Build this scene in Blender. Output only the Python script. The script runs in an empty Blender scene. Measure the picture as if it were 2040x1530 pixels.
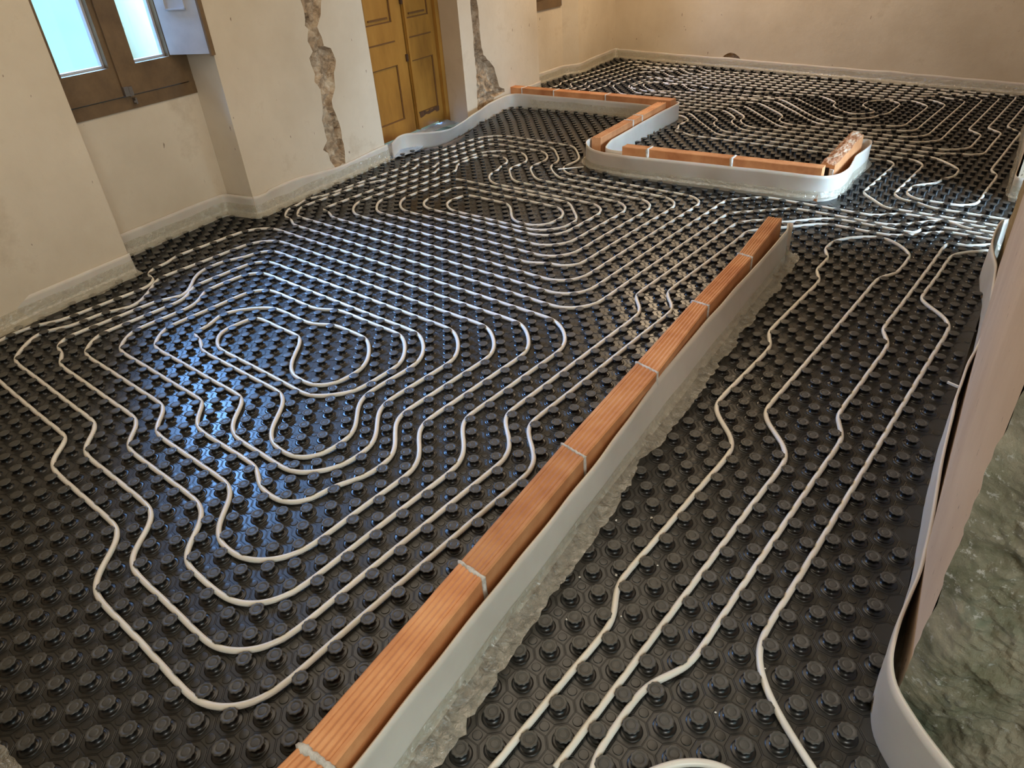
import bpy, bmesh, math, random
import numpy as np
from mathutils import Vector, Matrix, noise
from mathutils.geometry import delaunay_2d_cdt

S = bpy.context.scene
COL = S.collection

# ------------------------------------------------------------------ camera
cd = bpy.data.cameras.new('camera'); cam = bpy.data.objects.new('camera', cd); COL.objects.link(cam)
R = [[0.776771, 0.627265, -0.05626], [0.310355, -0.458992, -0.83247], [-0.548002, 0.629178, -0.551207]]
cam.matrix_world = Matrix(((R[0][0], -R[1][0], -R[2][0], 0.70355), (R[0][1], -R[1][1], -R[2][1], -0.62745), (R[0][2], -R[1][2], -R[2][2], 1.41617), (0, 0, 0, 1)))
cd.sensor_fit = 'HORIZONTAL'; cd.sensor_width = 36.0; cd.lens = 24.73941; cd.shift_x = -0.011532
cd.clip_start = 0.02; cd.clip_end = 100
S.camera = cam

# ------------------------------------------------------------------ colour management, world, lights
S.view_settings.view_transform = 'Standard'; S.view_settings.look = 'None'
S.view_settings.exposure = 0.0; S.view_settings.gamma = 1.0
S.view_settings.use_curve_mapping = False
W = bpy.data.worlds.new('daylight'); S.world = W; W.use_nodes = True
bg = W.node_tree.nodes['Background']; bg.inputs[0].default_value = (0.50, 0.86, 1.0, 1); bg.inputs[1].default_value = 3.0

def light(name, kind, loc, energy, color, target=None, size=None, size_y=None, radius=None, spread=None):
    d = bpy.data.lights.new(name, kind); d.energy = energy; d.color = color
    if kind == 'AREA':
        d.shape = 'RECTANGLE'; d.size = size; d.size_y = size_y or size
        if spread: d.spread = math.radians(spread)
    if radius is not None: d.shadow_soft_size = radius
    o = bpy.data.objects.new(name, d); COL.objects.link(o); o.location = loc
    if target is not None:
        v = Vector(target) - Vector(loc); o.rotation_euler = v.to_track_quat('-Z', 'Y').to_euler()
    return o
SKY = (0.20, 0.44, 1.0); WARM = (1.0, 0.84, 0.64)
light('window_daylight', 'AREA', (-4.45, 1.10, 2.35), 190, SKY, (-1.95, 1.50, 0.0), 1.2, 1.0, spread=80)
light('far_window_daylight', 'AREA', (-4.7, 5.2, 2.0), 90, SKY, (-3.2, 5.9, 0.3), 0.8, 0.8)
light('doorway_daylight', 'AREA', (1.75, 3.42, 0.85), 22, (0.55, 0.76, 1.0), (-1.0, 3.40, 0.05), 0.5, 1.1, spread=60)
light('door_gap_daylight', 'AREA', (-3.83, 3.24, 0.02), 1.6, SKY, (-3.0, 3.1, 0.015), 0.9, 0.03)
light('hall_daylight', 'AREA', (2.2, -1.5, 1.9), 46, (1.0, 0.93, 0.86), (0.9, 0.5, 0.3), 1.2, 1.2)
light('warm_ceiling_fill', 'AREA', (-1.2, 1.3, 2.55), 42, WARM, (-1.2, 1.3, 0), 2.4, 2.4)  # added warm overhead fill for the whole room, stands for no fitting
light('far_ceiling_lamp', 'AREA', (-2.7, 5.8, 2.55), 60, (1.0, 0.76, 0.50), (-2.4, 5.6, 0), 1.0, 1.0)


# ------------------------------------------------------------------ helpers
def link(o, parent=None):
    COL.objects.link(o)
    if parent: o.parent = parent
    return o
def mk(name, verts, faces, mats, parent=None, smooth=False, midx=None):
    me = bpy.data.meshes.new(name); me.from_pydata([tuple(v) for v in verts], [], faces)
    for m in (mats if isinstance(mats, (list, tuple)) else [mats]): me.materials.append(m)
    if smooth: me.polygons.foreach_set('use_smooth', [True]*len(me.polygons))
    if midx is not None: me.polygons.foreach_set('material_index', midx)
    me.update()
    return link(bpy.data.objects.new(name, me), parent)
def bmk(name, bm, mats, parent=None, smooth=False):
    me = bpy.data.meshes.new(name); bm.to_mesh(me); bm.free()
    for m in (mats if isinstance(mats, (list, tuple)) else [mats]): me.materials.append(m)
    if smooth: me.polygons.foreach_set('use_smooth', [True]*len(me.polygons))
    return link(bpy.data.objects.new(name, me), parent)
def tag(o, label=None, cat=None, group=None, kind=None):
    if label: o['label'] = label
    if cat: o['category'] = cat
    if group: o['group'] = group
    if kind: o['kind'] = kind
    return o
def empty(name, loc, label, cat, group=None):
    o = bpy.data.objects.new(name, None); COL.objects.link(o); o.location = loc; o.empty_display_size = 0.05
    return tag(o, label, cat, group)
def setloc(ch, par):                     # child meshes are built in world coordinates under an empty that stands at its base
    ch.matrix_parent_inverse = Matrix.Translation(-Vector(par.location))
def nz(x, y=0.0, z=0.0): return noise.noise(Vector((x, y, z)))

# ------------------------------------------------------------------ materials
def srgb(r, g, b):
    f = lambda c: (c/255/12.92 if c/255 <= 0.04045 else ((c/255+0.055)/1.055)**2.4)
    return (f(r), f(g), f(b), 1)
class Mat:
    def __init__(s, name):
        s.m = bpy.data.materials.new(name); s.m.use_nodes = True; s.t = s.m.node_tree; s.n = s.t.nodes; s.l = s.t.links
        s.b = s.n['Principled BSDF']; s.out = s.n['Material Output']
        s.tc = s.n.new('ShaderNodeTexCoord')
    def new(s, t, **k):
        n = s.n.new(t)
        for a, v in k.items(): setattr(n, a, v)
        return n
    def noise(s, scale, detail=4, rough=0.6, vec=None, dist=0.0):
        n = s.new('ShaderNodeTexNoise'); n.inputs['Scale'].default_value = scale; n.inputs['Detail'].default_value = detail
        n.inputs['Roughness'].default_value = rough; n.inputs['Distortion'].default_value = dist
        s.l.new(vec or s.tc.outputs['Object'], n.inputs['Vector']); return n.outputs['Fac']
    def mapping(s, scale=(1, 1, 1), rot=(0, 0, 0)):
        n = s.new('ShaderNodeMapping'); n.inputs['Scale'].default_value = scale; n.inputs['Rotation'].default_value = rot
        s.l.new(s.tc.outputs['Object'], n.inputs['Vector']); return n.outputs['Vector']
    def ramp(s, fac, stops):
        n = s.new('ShaderNodeValToRGB'); s.l.new(fac, n.inputs['Fac']); e = n.color_ramp.elements
        while len(e) > 1: e.remove(e[-1])
        e[0].position = stops[0][0]; e[0].color = stops[0][1]
        for p, c in stops[1:]:
            x = e.new(p); x.color = c
        return n.outputs['Color']
    def mix(s, fac, a, b, mode='MIX'):
        n = s.new('ShaderNodeMix', data_type='RGBA', blend_type=mode)
        for i, v in ((0, fac), (6, a), (7, b)):
            if isinstance(v, (int, float)): n.inputs[i].default_value = v
            elif isinstance(v, tuple): n.inputs[i].default_value = v
            else: s.l.new(v, n.inputs[i])
        return n.outputs[2]
    def math(s, op, a, b=0.0, c=0.0):
        n = s.new('ShaderNodeMath', operation=op)
        for i, v in enumerate((a, b, c)):
            if isinstance(v, (int, float)): n.inputs[i].default_value = v
            else: s.l.new(v, n.inputs[i])
        return n.outputs[0]
    def bump(s, h, strength=0.3, dist=0.01, prev=None):
        n = s.new('ShaderNodeBump'); n.inputs['Strength'].default_value = strength; n.inputs['Distance'].default_value = dist
        s.l.new(h, n.inputs['Height'])
        if prev: s.l.new(prev, n.inputs['Normal'])
        return n.outputs['Normal']
    def set(s, color=None, rough=None, normal=None, **k):
        if color is not None:
            if isinstance(color, tuple): s.b.inputs['Base Color'].default_value = color
            else: s.l.new(color, s.b.inputs['Base Color'])
        if rough is not None:
            if isinstance(rough, (int, float)): s.b.inputs['Roughness'].default_value = rough
            else: s.l.new(rough, s.b.inputs['Roughness'])
        if normal is not None: s.l.new(normal, s.b.inputs['Normal'])
        for a, v in k.items(): s.b.inputs[a.replace('_', ' ')].default_value = v
        return s.m
BW = lambda a: (a, a, a, 1)
MX = {}
# painted plaster: cream, faint clouds, brown scuffs and pits
a = Mat('cream_plaster')
c = a.ramp(a.noise(1.3, 5, 0.6), [(0.3, srgb(196, 180, 156)), (0.62, srgb(214, 200, 178))])
st = a.ramp(a.noise(2.6, 6, 0.7), [(0.60, BW(0)), (0.80, BW(0.55))])
c = a.mix(st, c, srgb(170, 147, 116))
sp = a.ramp(a.noise(34, 2, 0.5, a.mapping((1, 1, 0.45))), [(0.745, BW(0)), (0.77, BW(0.8))])
c = a.mix(sp, c, srgb(120, 98, 78))
n1 = a.bump(a.noise(7, 6, 0.65), 0.25, 0.02); n2 = a.bump(a.noise(90, 3, 0.6), 0.12, 0.002, n1)
MX['plaster'] = a.set(c, 0.75, n2)
a = Mat('pink_plaster')
c = a.ramp(a.noise(3, 5, 0.6, a.mapping((6, 1, 1))), [(0.3, srgb(196, 172, 150)), (0.7, srgb(212, 190, 168))])
sp = a.ramp(a.noise(45, 3, 0.6, a.mapping((1, 1, 0.5))), [(0.68, BW(0)), (0.72, BW(0.9))])
c = a.mix(sp, c, srgb(112, 96, 74))
MX['pink'] = a.set(c, 0.7, a.bump(a.noise(40, 4, 0.6, a.mapping((1, 1, 0.15))), 0.3, 0.004))
# bare stone and rubble in the wall chases
a = Mat('rubble_stone')
c = a.ramp(a.noise(14, 6, 0.7), [(0.30, srgb(108, 86, 62)), (0.43, srgb(160, 134, 104)), (0.56, srgb(190, 166, 136)), (0.70, srgb(214, 200, 176))])
cr = a.new('ShaderNodeTexVoronoi', feature='DISTANCE_TO_EDGE'); cr.inputs['Scale'].default_value = 7
wv = a.new('ShaderNodeTexNoise'); wv.inputs['Scale'].default_value = 9; wv.inputs['Detail'].default_value = 5; a.l.new(a.tc.outputs['Object'], wv.inputs['Vector'])
av_ = a.new('ShaderNodeVectorMath', operation='MULTIPLY_ADD'); a.l.new(wv.outputs['Color'], av_.inputs[0]); av_.inputs[1].default_value = (0.25, 0.25, 0.25); a.l.new(a.tc.outputs['Object'], av_.inputs[2]); a.l.new(av_.outputs[0], cr.inputs['Vector'])
c = a.mix(a.ramp(cr.outputs['Distance'], [(0.0, BW(0.5)), (0.035, BW(0))]), c, srgb(76, 60, 44))
MX['rubble'] = a.set(c, 0.9, a.bump(a.noise(45, 6, 0.7), 0.8, 0.01))
# green-grey lime and cement on the broken wall end
a = Mat('green_mortar')
c = a.ramp(a.noise(7, 8, 0.68, None, 0.4), [(0.26, srgb(92, 92, 70)), (0.40, srgb(126, 124, 98)), (0.50, srgb(154, 148, 124)), (0.60, srgb(178, 168, 144)), (0.72, srgb(138, 142, 120))])
gr = a.ramp(a.noise(3.2, 5, 0.7), [(0.50, BW(0)), (0.60, BW(0.75))])
c = a.mix(gr, c, srgb(112, 126, 104))
sp = a.ramp(a.noise(60, 6, 0.75), [(0.56, BW(0)), (0.63, BW(0.8))])
big = a.ramp(a.noise(5, 3, 0.6), [(0.46, BW(0)), (0.56, BW(1))])
spm = a.mix(1.0, sp, big, 'MULTIPLY')
c = a.mix(spm, c, srgb(222, 218, 208))
wp = a.ramp(a.noise(11, 3, 0.6), [(0.68, BW(0)), (0.72, BW(0.9))]); c = a.mix(wp, c, srgb(216, 218, 214))
MX['green'] = a.set(c, 0.9, a.bump(a.noise(60, 8, 0.75), 1.0, 0.012))
a = Mat('brown_cement')
c = a.ramp(a.noise(9, 6, 0.7), [(0.3, srgb(128, 104, 66)), (0.55, srgb(160, 134, 92)), (0.75, srgb(186, 164, 126))])
MX['cement'] = a.set(c, 0.9, a.bump(a.noise(40, 6, 0.7), 0.7, 0.01))
a = Mat('screed'); MX['screed'] = a.set(a.ramp(a.noise(6, 5), [(0.3, srgb(120, 112, 100)), (0.7, srgb(150, 142, 128))]), 0.9)
a = Mat('ceiling_paint'); MX['ceil'] = a.set(srgb(225, 210, 186), 0.85)
# black studded sheet: glossy polystyrene film with octagonal embossing round every stud
a = Mat('black_polystyrene')
sep = a.new('ShaderNodeSeparateXYZ'); a.l.new(a.tc.outputs['UV'], sep.inputs[0])
u = a.math('SUBTRACT', a.math('FRACT', a.math('ADD', sep.outputs[0], 0.5)), 0.5); v = a.math('SUBTRACT', a.math('FRACT', a.math('ADD', sep.outputs[1], 0.5)), 0.5)
au = a.math('ABSOLUTE', u); av = a.math('ABSOLUTE', v)
oc = a.math('MAXIMUM', a.math('MAXIMUM', au, av), a.math('MULTIPLY', a.math('ADD', au, av), 0.7071))
e1 = a.math('ABSOLUTE', a.math('SUBTRACT', oc, 0.475))
ln = a.ramp(e1, [(0.0, BW(0)), (0.012, BW(0.1)), (0.022, BW(1))])
c = a.mix(ln, srgb(20, 20, 19), srgb(45, 44, 41))
dust = a.ramp(a.noise(420, 2, 0.5), [(0.77, BW(0)), (0.80, BW(0.6))]); c = a.mix(dust, c, srgb(170, 160, 145))
lw = a.noise(3, 4, 0.6)
MX['mat'] = a.set(c, a.math('MULTIPLY_ADD', lw, 0.20, 0.22), a.bump(ln, 0.6, 0.0012))
a = Mat('black_stud')
MX['stud'] = a.set(srgb(24, 23, 22), 0.3)
a = Mat('dusty_stud_top')                                         # the trodden tops are matt and dusty
c = a.ramp(a.noise(60, 4, 0.6), [(0.3, srgb(50, 49, 46)), (0.7, srgb(72, 70, 65))])
MX['studtop'] = a.set(c, a.math('MULTIPLY_ADD', a.noise(9, 3), 0.2, 0.36), a.bump(a.noise(160, 3, 0.6), 0.15, 0.0008))
# white pipe with printed marks and dirt
a = Mat('white_pipe')
c = a.ramp(a.noise(5, 3), [(0.3, srgb(208, 202, 190)), (0.7, srgb(222, 217, 207))])
d = a.ramp(a.noise(40, 4, 0.7), [(0.70, BW(0)), (0.80, BW(0.55))]); c = a.mix(d, c, srgb(120, 108, 92))
MX['pipe'] = a.set(c, 0.33, a.bump(a.noise(90, 2), 0.05, 0.001), Subsurface_Weight=0.12, Subsurface_Scale=0.01)
# foam edge strip
a = Mat('white_foam')
c = a.ramp(a.noise(2.5, 4), [(0.3, srgb(188, 179, 166)), (0.7, srgb(208, 200, 188))])
MX['foam'] = a.set(c, 0.55, a.bump(a.noise(260, 3, 0.6), 0.25, 0.001), Subsurface_Weight=0.2, Subsurface_Scale=0.01)
# thin clear film, crumpled
a = Mat('clear_film')
tr = a.new('ShaderNodeBsdfTransparent'); tr.inputs[0].default_value = (0.93, 0.92, 0.86, 1)
gl = a.new('ShaderNodeBsdfGlossy'); gl.inputs['Roughness'].default_value = 0.2; gl.inputs[0].default_value = (1, 1, 1, 1)
df = a.new('ShaderNodeBsdfDiffuse'); df.inputs[0].default_value = srgb(206, 200, 182)
bn = a.bump(a.noise(38, 5, 0.6, None, 0.8), 0.8, 0.012)
for g in (gl, df): a.l.new(bn, g.inputs['Normal'])
m1 = a.new('ShaderNodeMixShader'); a.l.new(a.ramp(a.noise(30, 5, 0.7), [(0.35, BW(0.14)), (0.7, BW(0.42))]), m1.inputs[0]); a.l.new(tr.outputs[0], m1.inputs[1]); a.l.new(df.outputs[0], m1.inputs[2])
m2 = a.new('ShaderNodeMixShader'); m2.inputs[0].default_value = 0.13; a.l.new(m1.outputs[0], m2.inputs[1]); a.l.new(gl.outputs[0], m2.inputs[2])
a.l.new(m2.outputs[0], a.out.inputs['Surface']); MX['film'] = a.m
# hollow brick
a = Mat('orange_brick')
oi = a.new('ShaderNodeObjectInfo')
c = a.ramp(a.noise(7, 5, 0.6), [(0.28, srgb(172, 108, 64)), (0.5, srgb(196, 134, 86)), (0.72, srgb(212, 156, 108))])
vv = a.math('MULTIPLY_ADD', oi.outputs['Random'], 0.30, 0.84)
hs = a.new('ShaderNodeHueSaturation'); a.l.new(c, hs.inputs['Color']); a.l.new(vv, hs.inputs['Value'])
MX['brick'] = a.set(hs.outputs[0], 0.72, a.bump(a.noise(90, 4, 0.6), 0.25, 0.002))
a = Mat('white_mortar'); MX['mortar'] = a.set(a.ramp(a.noise(50, 5, 0.7), [(0.3, srgb(176, 168, 156)), (0.6, srgb(224, 218, 208))]), 0.9, a.bump(a.noise(120, 6, 0.75), 0.9, 0.006))
a = Mat('brick_break')
c = a.ramp(a.noise(38, 5, 0.7, a.mapping((1, 0.3, 1))), [(0.34, srgb(140, 84, 56)), (0.5, srgb(196, 140, 100)), (0.62, srgb(226, 206, 182))])
MX['broken'] = a.set(c, 0.9, a.bump(a.noise(90, 6, 0.75), 1.0, 0.01))
a = Mat('hole_shade'); MX['hole'] = a.set(srgb(26, 18, 14), 0.9)
# ochre painted door, brown window frame
a = Mat('ochre_paint')
c = a.ramp(a.noise(4, 6, 0.65, a.mapping((1, 1, 0.3))), [(0.28, srgb(122, 80, 24)), (0.5, srgb(158, 110, 40)), (0.75, srgb(176, 128, 54))])
w = a.ramp(a.noise(9, 6, 0.75, a.mapping((1, 1, 0.35))), [(0.63, BW(0)), (0.76, BW(0.7))]); c = a.mix(w, c, srgb(84, 52, 20))
MX['ochre'] = a.set(c, 0.5, a.bump(a.noise(60, 4, 0.6, a.mapping((1, 1, 0.1))), 0.3, 0.002))
a = Mat('dark_rough_wood'); MX['rot'] = a.set(a.ramp(a.noise(30, 6, 0.7), [(0.3, srgb(44, 26, 12)), (0.7, srgb(104, 66, 30))]), 0.9, a.bump(a.noise(60, 5), 0.8, 0.004))
a = Mat('groove_brown'); MX['groove'] = a.set(srgb(104, 68, 26), 0.8)  # darker brown than the leaves, for panel edges and mouldings
a = Mat('gap_shade'); MX['gap'] = a.set(srgb(22, 14, 8), 0.9)
a = Mat('brown_frame')
c = a.ramp(a.noise(6, 6, 0.7), [(0.3, srgb(92, 72, 50)), (0.6, srgb(116, 92, 64)), (0.8, srgb(134, 108, 78))])
MX['frame'] = a.set(c, 0.5, a.bump(a.noise(70, 4, 0.6), 0.3, 0.002))
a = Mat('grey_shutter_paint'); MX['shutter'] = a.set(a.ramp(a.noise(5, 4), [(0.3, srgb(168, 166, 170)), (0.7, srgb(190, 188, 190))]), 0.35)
a = Mat('window_glass')
tr = a.new('ShaderNodeBsdfTransparent'); tr.inputs[0].default_value = (0.94, 0.98, 0.97, 1); gl = a.new('ShaderNodeBsdfGlossy'); gl.inputs['Roughness'].default_value = 0.02
m1 = a.new('ShaderNodeMixShader'); m1.inputs[0].default_value = 0.05; a.l.new(tr.outputs[0], m1.inputs[1]); a.l.new(gl.outputs[0], m1.inputs[2]); a.l.new(m1.outputs[0], a.out.inputs['Surface']); MX['glass'] = a.m
a = Mat('steel'); MX['steel'] = a.set(srgb(150, 145, 140), 0.35, None, Metallic=1.0)
a = Mat('sheet_daylight_blue')
c = a.ramp(a.noise(9, 5, 0.7), [(0.3, srgb(150, 170, 196)), (0.7, srgb(210, 222, 236))])  # pale blue of the daylight under the door put into the colour
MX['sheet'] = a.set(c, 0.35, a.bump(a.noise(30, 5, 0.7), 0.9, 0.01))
a = Mat('plaster_crumb'); MX['crumb'] = a.set(srgb(225, 220, 210), 0.9)
a = Mat('facade_paint'); MX['facade'] = a.set(a.ramp(a.noise(1.2, 3), [(0.3, srgb(215, 246, 246)), (0.7, srgb(232, 252, 252))]), 0.9)

# ------------------------------------------------------------------ the plan (metres; X across, Y away along the left wall)
GXi = [-200, -90, -75.5, -71.5, -67.5, -65.5, -62, -40, 50]; GXw = [-201.5, -91.4, -76.8, -72, -67.7, -65.4, -62, -40, 50]
GYi = [-100, 60, 64.5, 68.5, 70.5, 76, 82, 84.5, 100.5, 118.5, 130.5, 170]; GYw = [-100, 60, 64.1, 68.1, 70.3, 76, 82.3, 85, 101, 118.9, 130.8, 170.3]
P5 = 0.05                                                      # channel pitch of the studded panels
def grid_to_world(P):
    P = np.asarray(P, float)
    return np.c_[np.interp(P[:, 0], GXi, GXw), np.interp(P[:, 1], GYi, GYw)]*P5
ROOM = [(-2.745, -0.79), (-3.0, 0.655), (-3.262, 0.61), (-3.40, 1.41), (-3.16, 1.49), (-3.36, 2.70), (-3.42, 2.90), (-3.30, 3.10), (-3.22, 3.25), (-3.34, 3.50), (-3.50, 3.85), (-3.60, 4.25), (-3.757, 5.02), (-3.98, 4.98), (-4.045, 5.80), (-3.95, 5.95),
        (-4.12, 6.90), (0.0, 6.46), (0.14, 6.44), (0.19, 5.40), (0.30, 4.40), (0.34, 3.85), (1.9, 3.80), (1.9, 3.05), (0.43, 3.05), (0.43, 2.87), (0.49, 2.45), (0.555, 1.60), (0.612, 1.08), (0.672, 0.60), (0.69, 0.42), (0.80, 0.28), (1.5, 0.20), (1.5, -0.79)]
def inside(x, y, poly):
    c = np.zeros(len(x), bool); n = len(poly)
    for i in range(n):
        x1, y1 = poly[i]; x2, y2 = poly[(i+1) % n]
        m = ((y1 > y) != (y2 > y)); t = (y-y1)/((y2-y1) if y2 != y1 else 1e-9)
        c ^= m & (x < x1+t*(x2-x1))
    return c
def seg_dist(x, y, a, b):
    a = np.array(a); b = np.array(b); d = b-a; t = np.clip(((x-a[0])*d[0]+(y-a[1])*d[1])/(d@d), 0, 1)
    return np.hypot(x-a[0]-t*d[0], y-a[1]-t*d[1])

# ------------------------------------------------------------------ floor, ceiling, walls
def slab(name, poly, z0, z1, mat, kind='structure'):
    n = len(poly); v = [(x, y, z0) for x, y in poly]+[(x, y, z1) for x, y in poly]
    f = [tuple(range(n))[::-1], tuple(range(n, 2*n))]+[(i, (i+1) % n, n+(i+1) % n, n+i) for i in range(n)]
    o = mk(name, v, f, mat); o['kind'] = kind; return o
BASE = 0.0
slab('floor', [(-5.0, -3.2), (3.4, -3.2), (3.4, 7.4), (-5.0, 7.4)], -0.25, -0.045, MX['screed'])
slab('ceiling', [(-5.0, -3.2), (3.4, -3.2), (3.4, 7.4), (-5.0, 7.4)], 2.62, 2.75, MX['ceil'])
ZT = 2.62; ZB = -0.045
class Prism:
    def __init__(s): s.v = []; s.f = []; s.m = []
    def quad(s, pts, m=0):
        k = len(s.v); s.v += [tuple(p) for p in pts]; s.f.append(tuple(range(k, k+len(pts)))); s.m.append(m)
    def prism(s, poly, z0, z1, m=0, skip=()):
        n = len(poly)
        s.quad([(x, y, z1) for x, y in poly], m); s.quad([(x, y, z0) for x, y in reversed(poly)], m)
        for i in range(n):
            if i in skip: continue
            (x1, y1), (x2, y2) = poly[i], poly[(i+1) % n]
            s.quad([(x1, y1, z0), (x2, y2, z0), (x2, y2, z1), (x1, y1, z1)], m)
    def build(s, name, mats, parent=None): return mk(name, s.v, s.f, mats, parent, midx=s.m)
def chase_face(P, a, b, z0, z1, hole, depth, seed, mrub, nrm, step=0.016, mface=0):
    """vertical face a->b with an irregular broken-out hole whose stone bed is pushed back and rough"""
    a = Vector((a[0], a[1], 0)); b = Vector((b[0], b[1], 0)); L = (b-a).length; d = (b-a)/L
    rnd = random.Random(seed)
    hp = []
    for i in range(len(hole)):                                   # ragged outline
        p, q = Vector(hole[i]), Vector(hole[(i+1) % len(hole)]); k = max(1, int((q-p).length/0.03))
        for j in range(k):
            r = p.lerp(q, j/k); hp.append((r.x+rnd.uniform(-.006, .006)*(j > 0), r.y+rnd.uniform(-.006, .006)*(j > 0)))
    outer = [(0, z0), (L, z0), (L, z1), (0, z1)]
    pts = [Vector(p) for p in outer+hp]; no = 4
    edges = [(i, (i+1) % 4) for i in range(4)]+[(no+i, no+(i+1) % len(hp)) for i in range(len(hp))]
    xs = [p[0] for p in hp]; zs = [p[1] for p in hp]
    gx = np.arange(min(xs), max(xs), step); gz = np.arange(min(zs), max(zs), step)
    G = np.array([(x+rnd.uniform(-.3, .3)*step, z+rnd.uniform(-.3, .3)*step) for x in gx for z in gz])
    G = G[inside(G[:, 0], G[:, 1], hp)]
    dd = np.min([seg_dist(G[:, 0], G[:, 1], hp[i], hp[(i+1) % len(hp)]) for i in range(len(hp))], axis=0)
    G = G[dd > step*0.6]; dd = dd[dd > step*0.6]
    pts += [Vector((x, z)) for x, z in G]
    V, E, F, ov, oe, of = delaunay_2d_cdt(pts, edges, [], 0, 1e-5)
    H = np.array([(v.x, v.y) for v in V]); ins = inside(H[:, 0], H[:, 1], hp)
    dist = np.min([seg_dist(H[:, 0], H[:, 1], hp[i], hp[(i+1) % len(hp)]) for i in range(len(hp))], axis=0)
    k0 = len(P.v)
    for (x, z), ii, e in zip(H, ins, dist):
        dep = 0.0
        if ii and e > 1e-3:
            dep = depth*min(1, e/0.012)*(0.75+0.9*abs(nz(x*9, z*9, seed))+0.35*nz(x*40, z*40, seed)+0.3*(nz(x*4, z*6, seed+5) > 0))
        p = a+d*x-nrm*dep; P.v.append((p.x, p.y, z))
    for f in F:
        c = sum((V[i] for i in f), Vector((0, 0)))/len(f)
        inn = bool(inside(np.array([c.x]), np.array([c.y]), hp)[0])
        P.f.append(tuple(k0+i for i in f)); P.m.append(mrub if inn else mface)
# --- left wall: near length, window recess, pier with a chase, door recess, second pier with a chase, far recess
P = Prism()
P.prism([(-2.72, -0.80), (-3.0, 0.655), (-3.262, 0.61), (-4.6, 0.50), (-4.6, -0.80)], ZB, ZT)
nb0, nb1 = (-3.262, 0.61), (-3.405, 1.465)
dn = (Vector(nb1)-Vector(nb0)).normalized(); nn = Vector((-dn.y, dn.x))                   # nn points out of the room
def off(p, q): return (p[0]+nn.x*q, p[1]+nn.y*q)
WZ0, WZ1 = 0.703, 2.05
P.prism([nb0, nb1, off(nb1, .16), off(nb0, .16)], ZB, WZ0); P.prism([nb0, nb1, off(nb1, .16), off(nb0, .16)], WZ1, ZT)
P.prism([off(nb0, .16), off(nb1, .16), (-4.6, 1.6), (-4.6, 0.5)], ZB, 0.35)
pa, pb = (-3.16, 1.49), (-3.36, 2.70)
P.prism([pa, pb, (-3.62, 2.655), (-4.6, 2.5), (-4.6, 1.66), nb1], ZB, ZT, skip=(0,))
n_in = Vector((0.985, 0.17, 0))
CH1 = [(0.701, 1.40), (0.66, 1.25), (0.701, 1.09), (0.71, 1.018), (0.694, 0.955), (0.716, 0.934), (0.69, 0.871), (0.715, 0.811), (0.676, 0.78), (0.681, 0.735), (0.695, 0.688), (0.677, 0.646), (0.715, 0.593), (0.709, 0.541), (0.703, 0.489), (0.674, 0.413), (0.678, 0.343), (0.682, 0.286), (0.631, 0.242), (0.669, 0.211), (0.674, 0.159), (0.707, 0.106), (0.807, 0.107), (0.823, 0.199), (0.824, 0.294), (0.817, 0.381), (0.791, 0.47), (0.793, 0.511), (0.844, 0.575), (0.861, 0.665), (0.899, 0.731), (0.873, 0.806), (0.818, 0.827), (0.814, 0.878), (0.793, 0.936), (0.842, 0.997), (0.87, 1.072), (0.86, 1.3), (0.80, 1.45)]

CH2 = [(1.28, 1.25), (1.274, 0.906), (1.269, 0.803), (1.273, 0.662), (1.261, 0.512), (1.272, 0.406), (1.261, 0.256), (1.242, 0.1), (1.250, 0.03), (1.45, 0.03), (1.52, 0.134), (1.699, 0.143), (1.695, 0.172), (1.614, 0.204), (1.591, 0.272), (1.556, 0.365), (1.486, 0.431), (1.40, 0.49), (1.381, 0.552), (1.373, 0.684), (1.38, 0.811), (1.366, 0.896), (1.36, 1.25)]

chase_face(P, pa, pb, ZB, ZT, CH1, 0.035, 3, 1, n_in)
# door recess: solid above the door, soffit out of sight
d0, d1 = (-3.62, 2.655), (-3.815, 3.80)
P.prism([d0, d1, (-4.6, 3.9), (-4.6, 2.5)], 2.08, ZT); P.prism([d0, d1, (-3.545, 3.775), pb], 2.30, ZT)
qa, qb = (-3.545, 3.775), (-3.757, 5.02)
P.prism([qa, qb, (-3.985, 4.98), (-4.6, 4.9), (-4.6, 3.9), d1], ZB, ZT, skip=(0,))
off2 = 1.089
CH2 = [(x-off2, z) for x, z in CH2]
chase_face(P, qa, qb, ZB, ZT, CH2, 0.04, 11, 1, n_in)
k0, k1 = (-3.985, 4.98), (-4.05, 5.80)
P.prism([k0, k1, (-4.25, 5.80), (-4.2, 4.95)], ZB, 0.67); P.prism([k0, k1, (-4.25, 5.80), (-4.2, 4.95)], 2.05, ZT)
P.prism([k1, (-3.955, 5.95), (-4.125, 6.91), (-4.6, 7.0), (-4.6, 5.8)], ZB, ZT)
P.build('wall_left', [MX['plaster'], MX['rubble']])['kind'] = 'structure'
# --- far wall with a small broken hole just above the foam
P = Prism()
fa, fb = (-4.125, 6.905), (2.6, 6.20)
P.prism([(-4.6, 6.95), fa, fb, (3.3, 6.2), (3.3, 7.3), (-4.6, 7.3)], ZB, ZT, skip=(1,))
chase_face(P, fa, fb, ZB, ZT, [(1.40, .10), (1.62, .10), (1.60, .125), (1.55, .150), (1.50, .158), (1.46, .145), (1.42, .12)], 0.03, 21, 1, Vector((-0.104, -0.9946, 0)))
P.build('wall_back', [MX['plaster'], MX['rubble']])['kind'] = 'structure'
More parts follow.
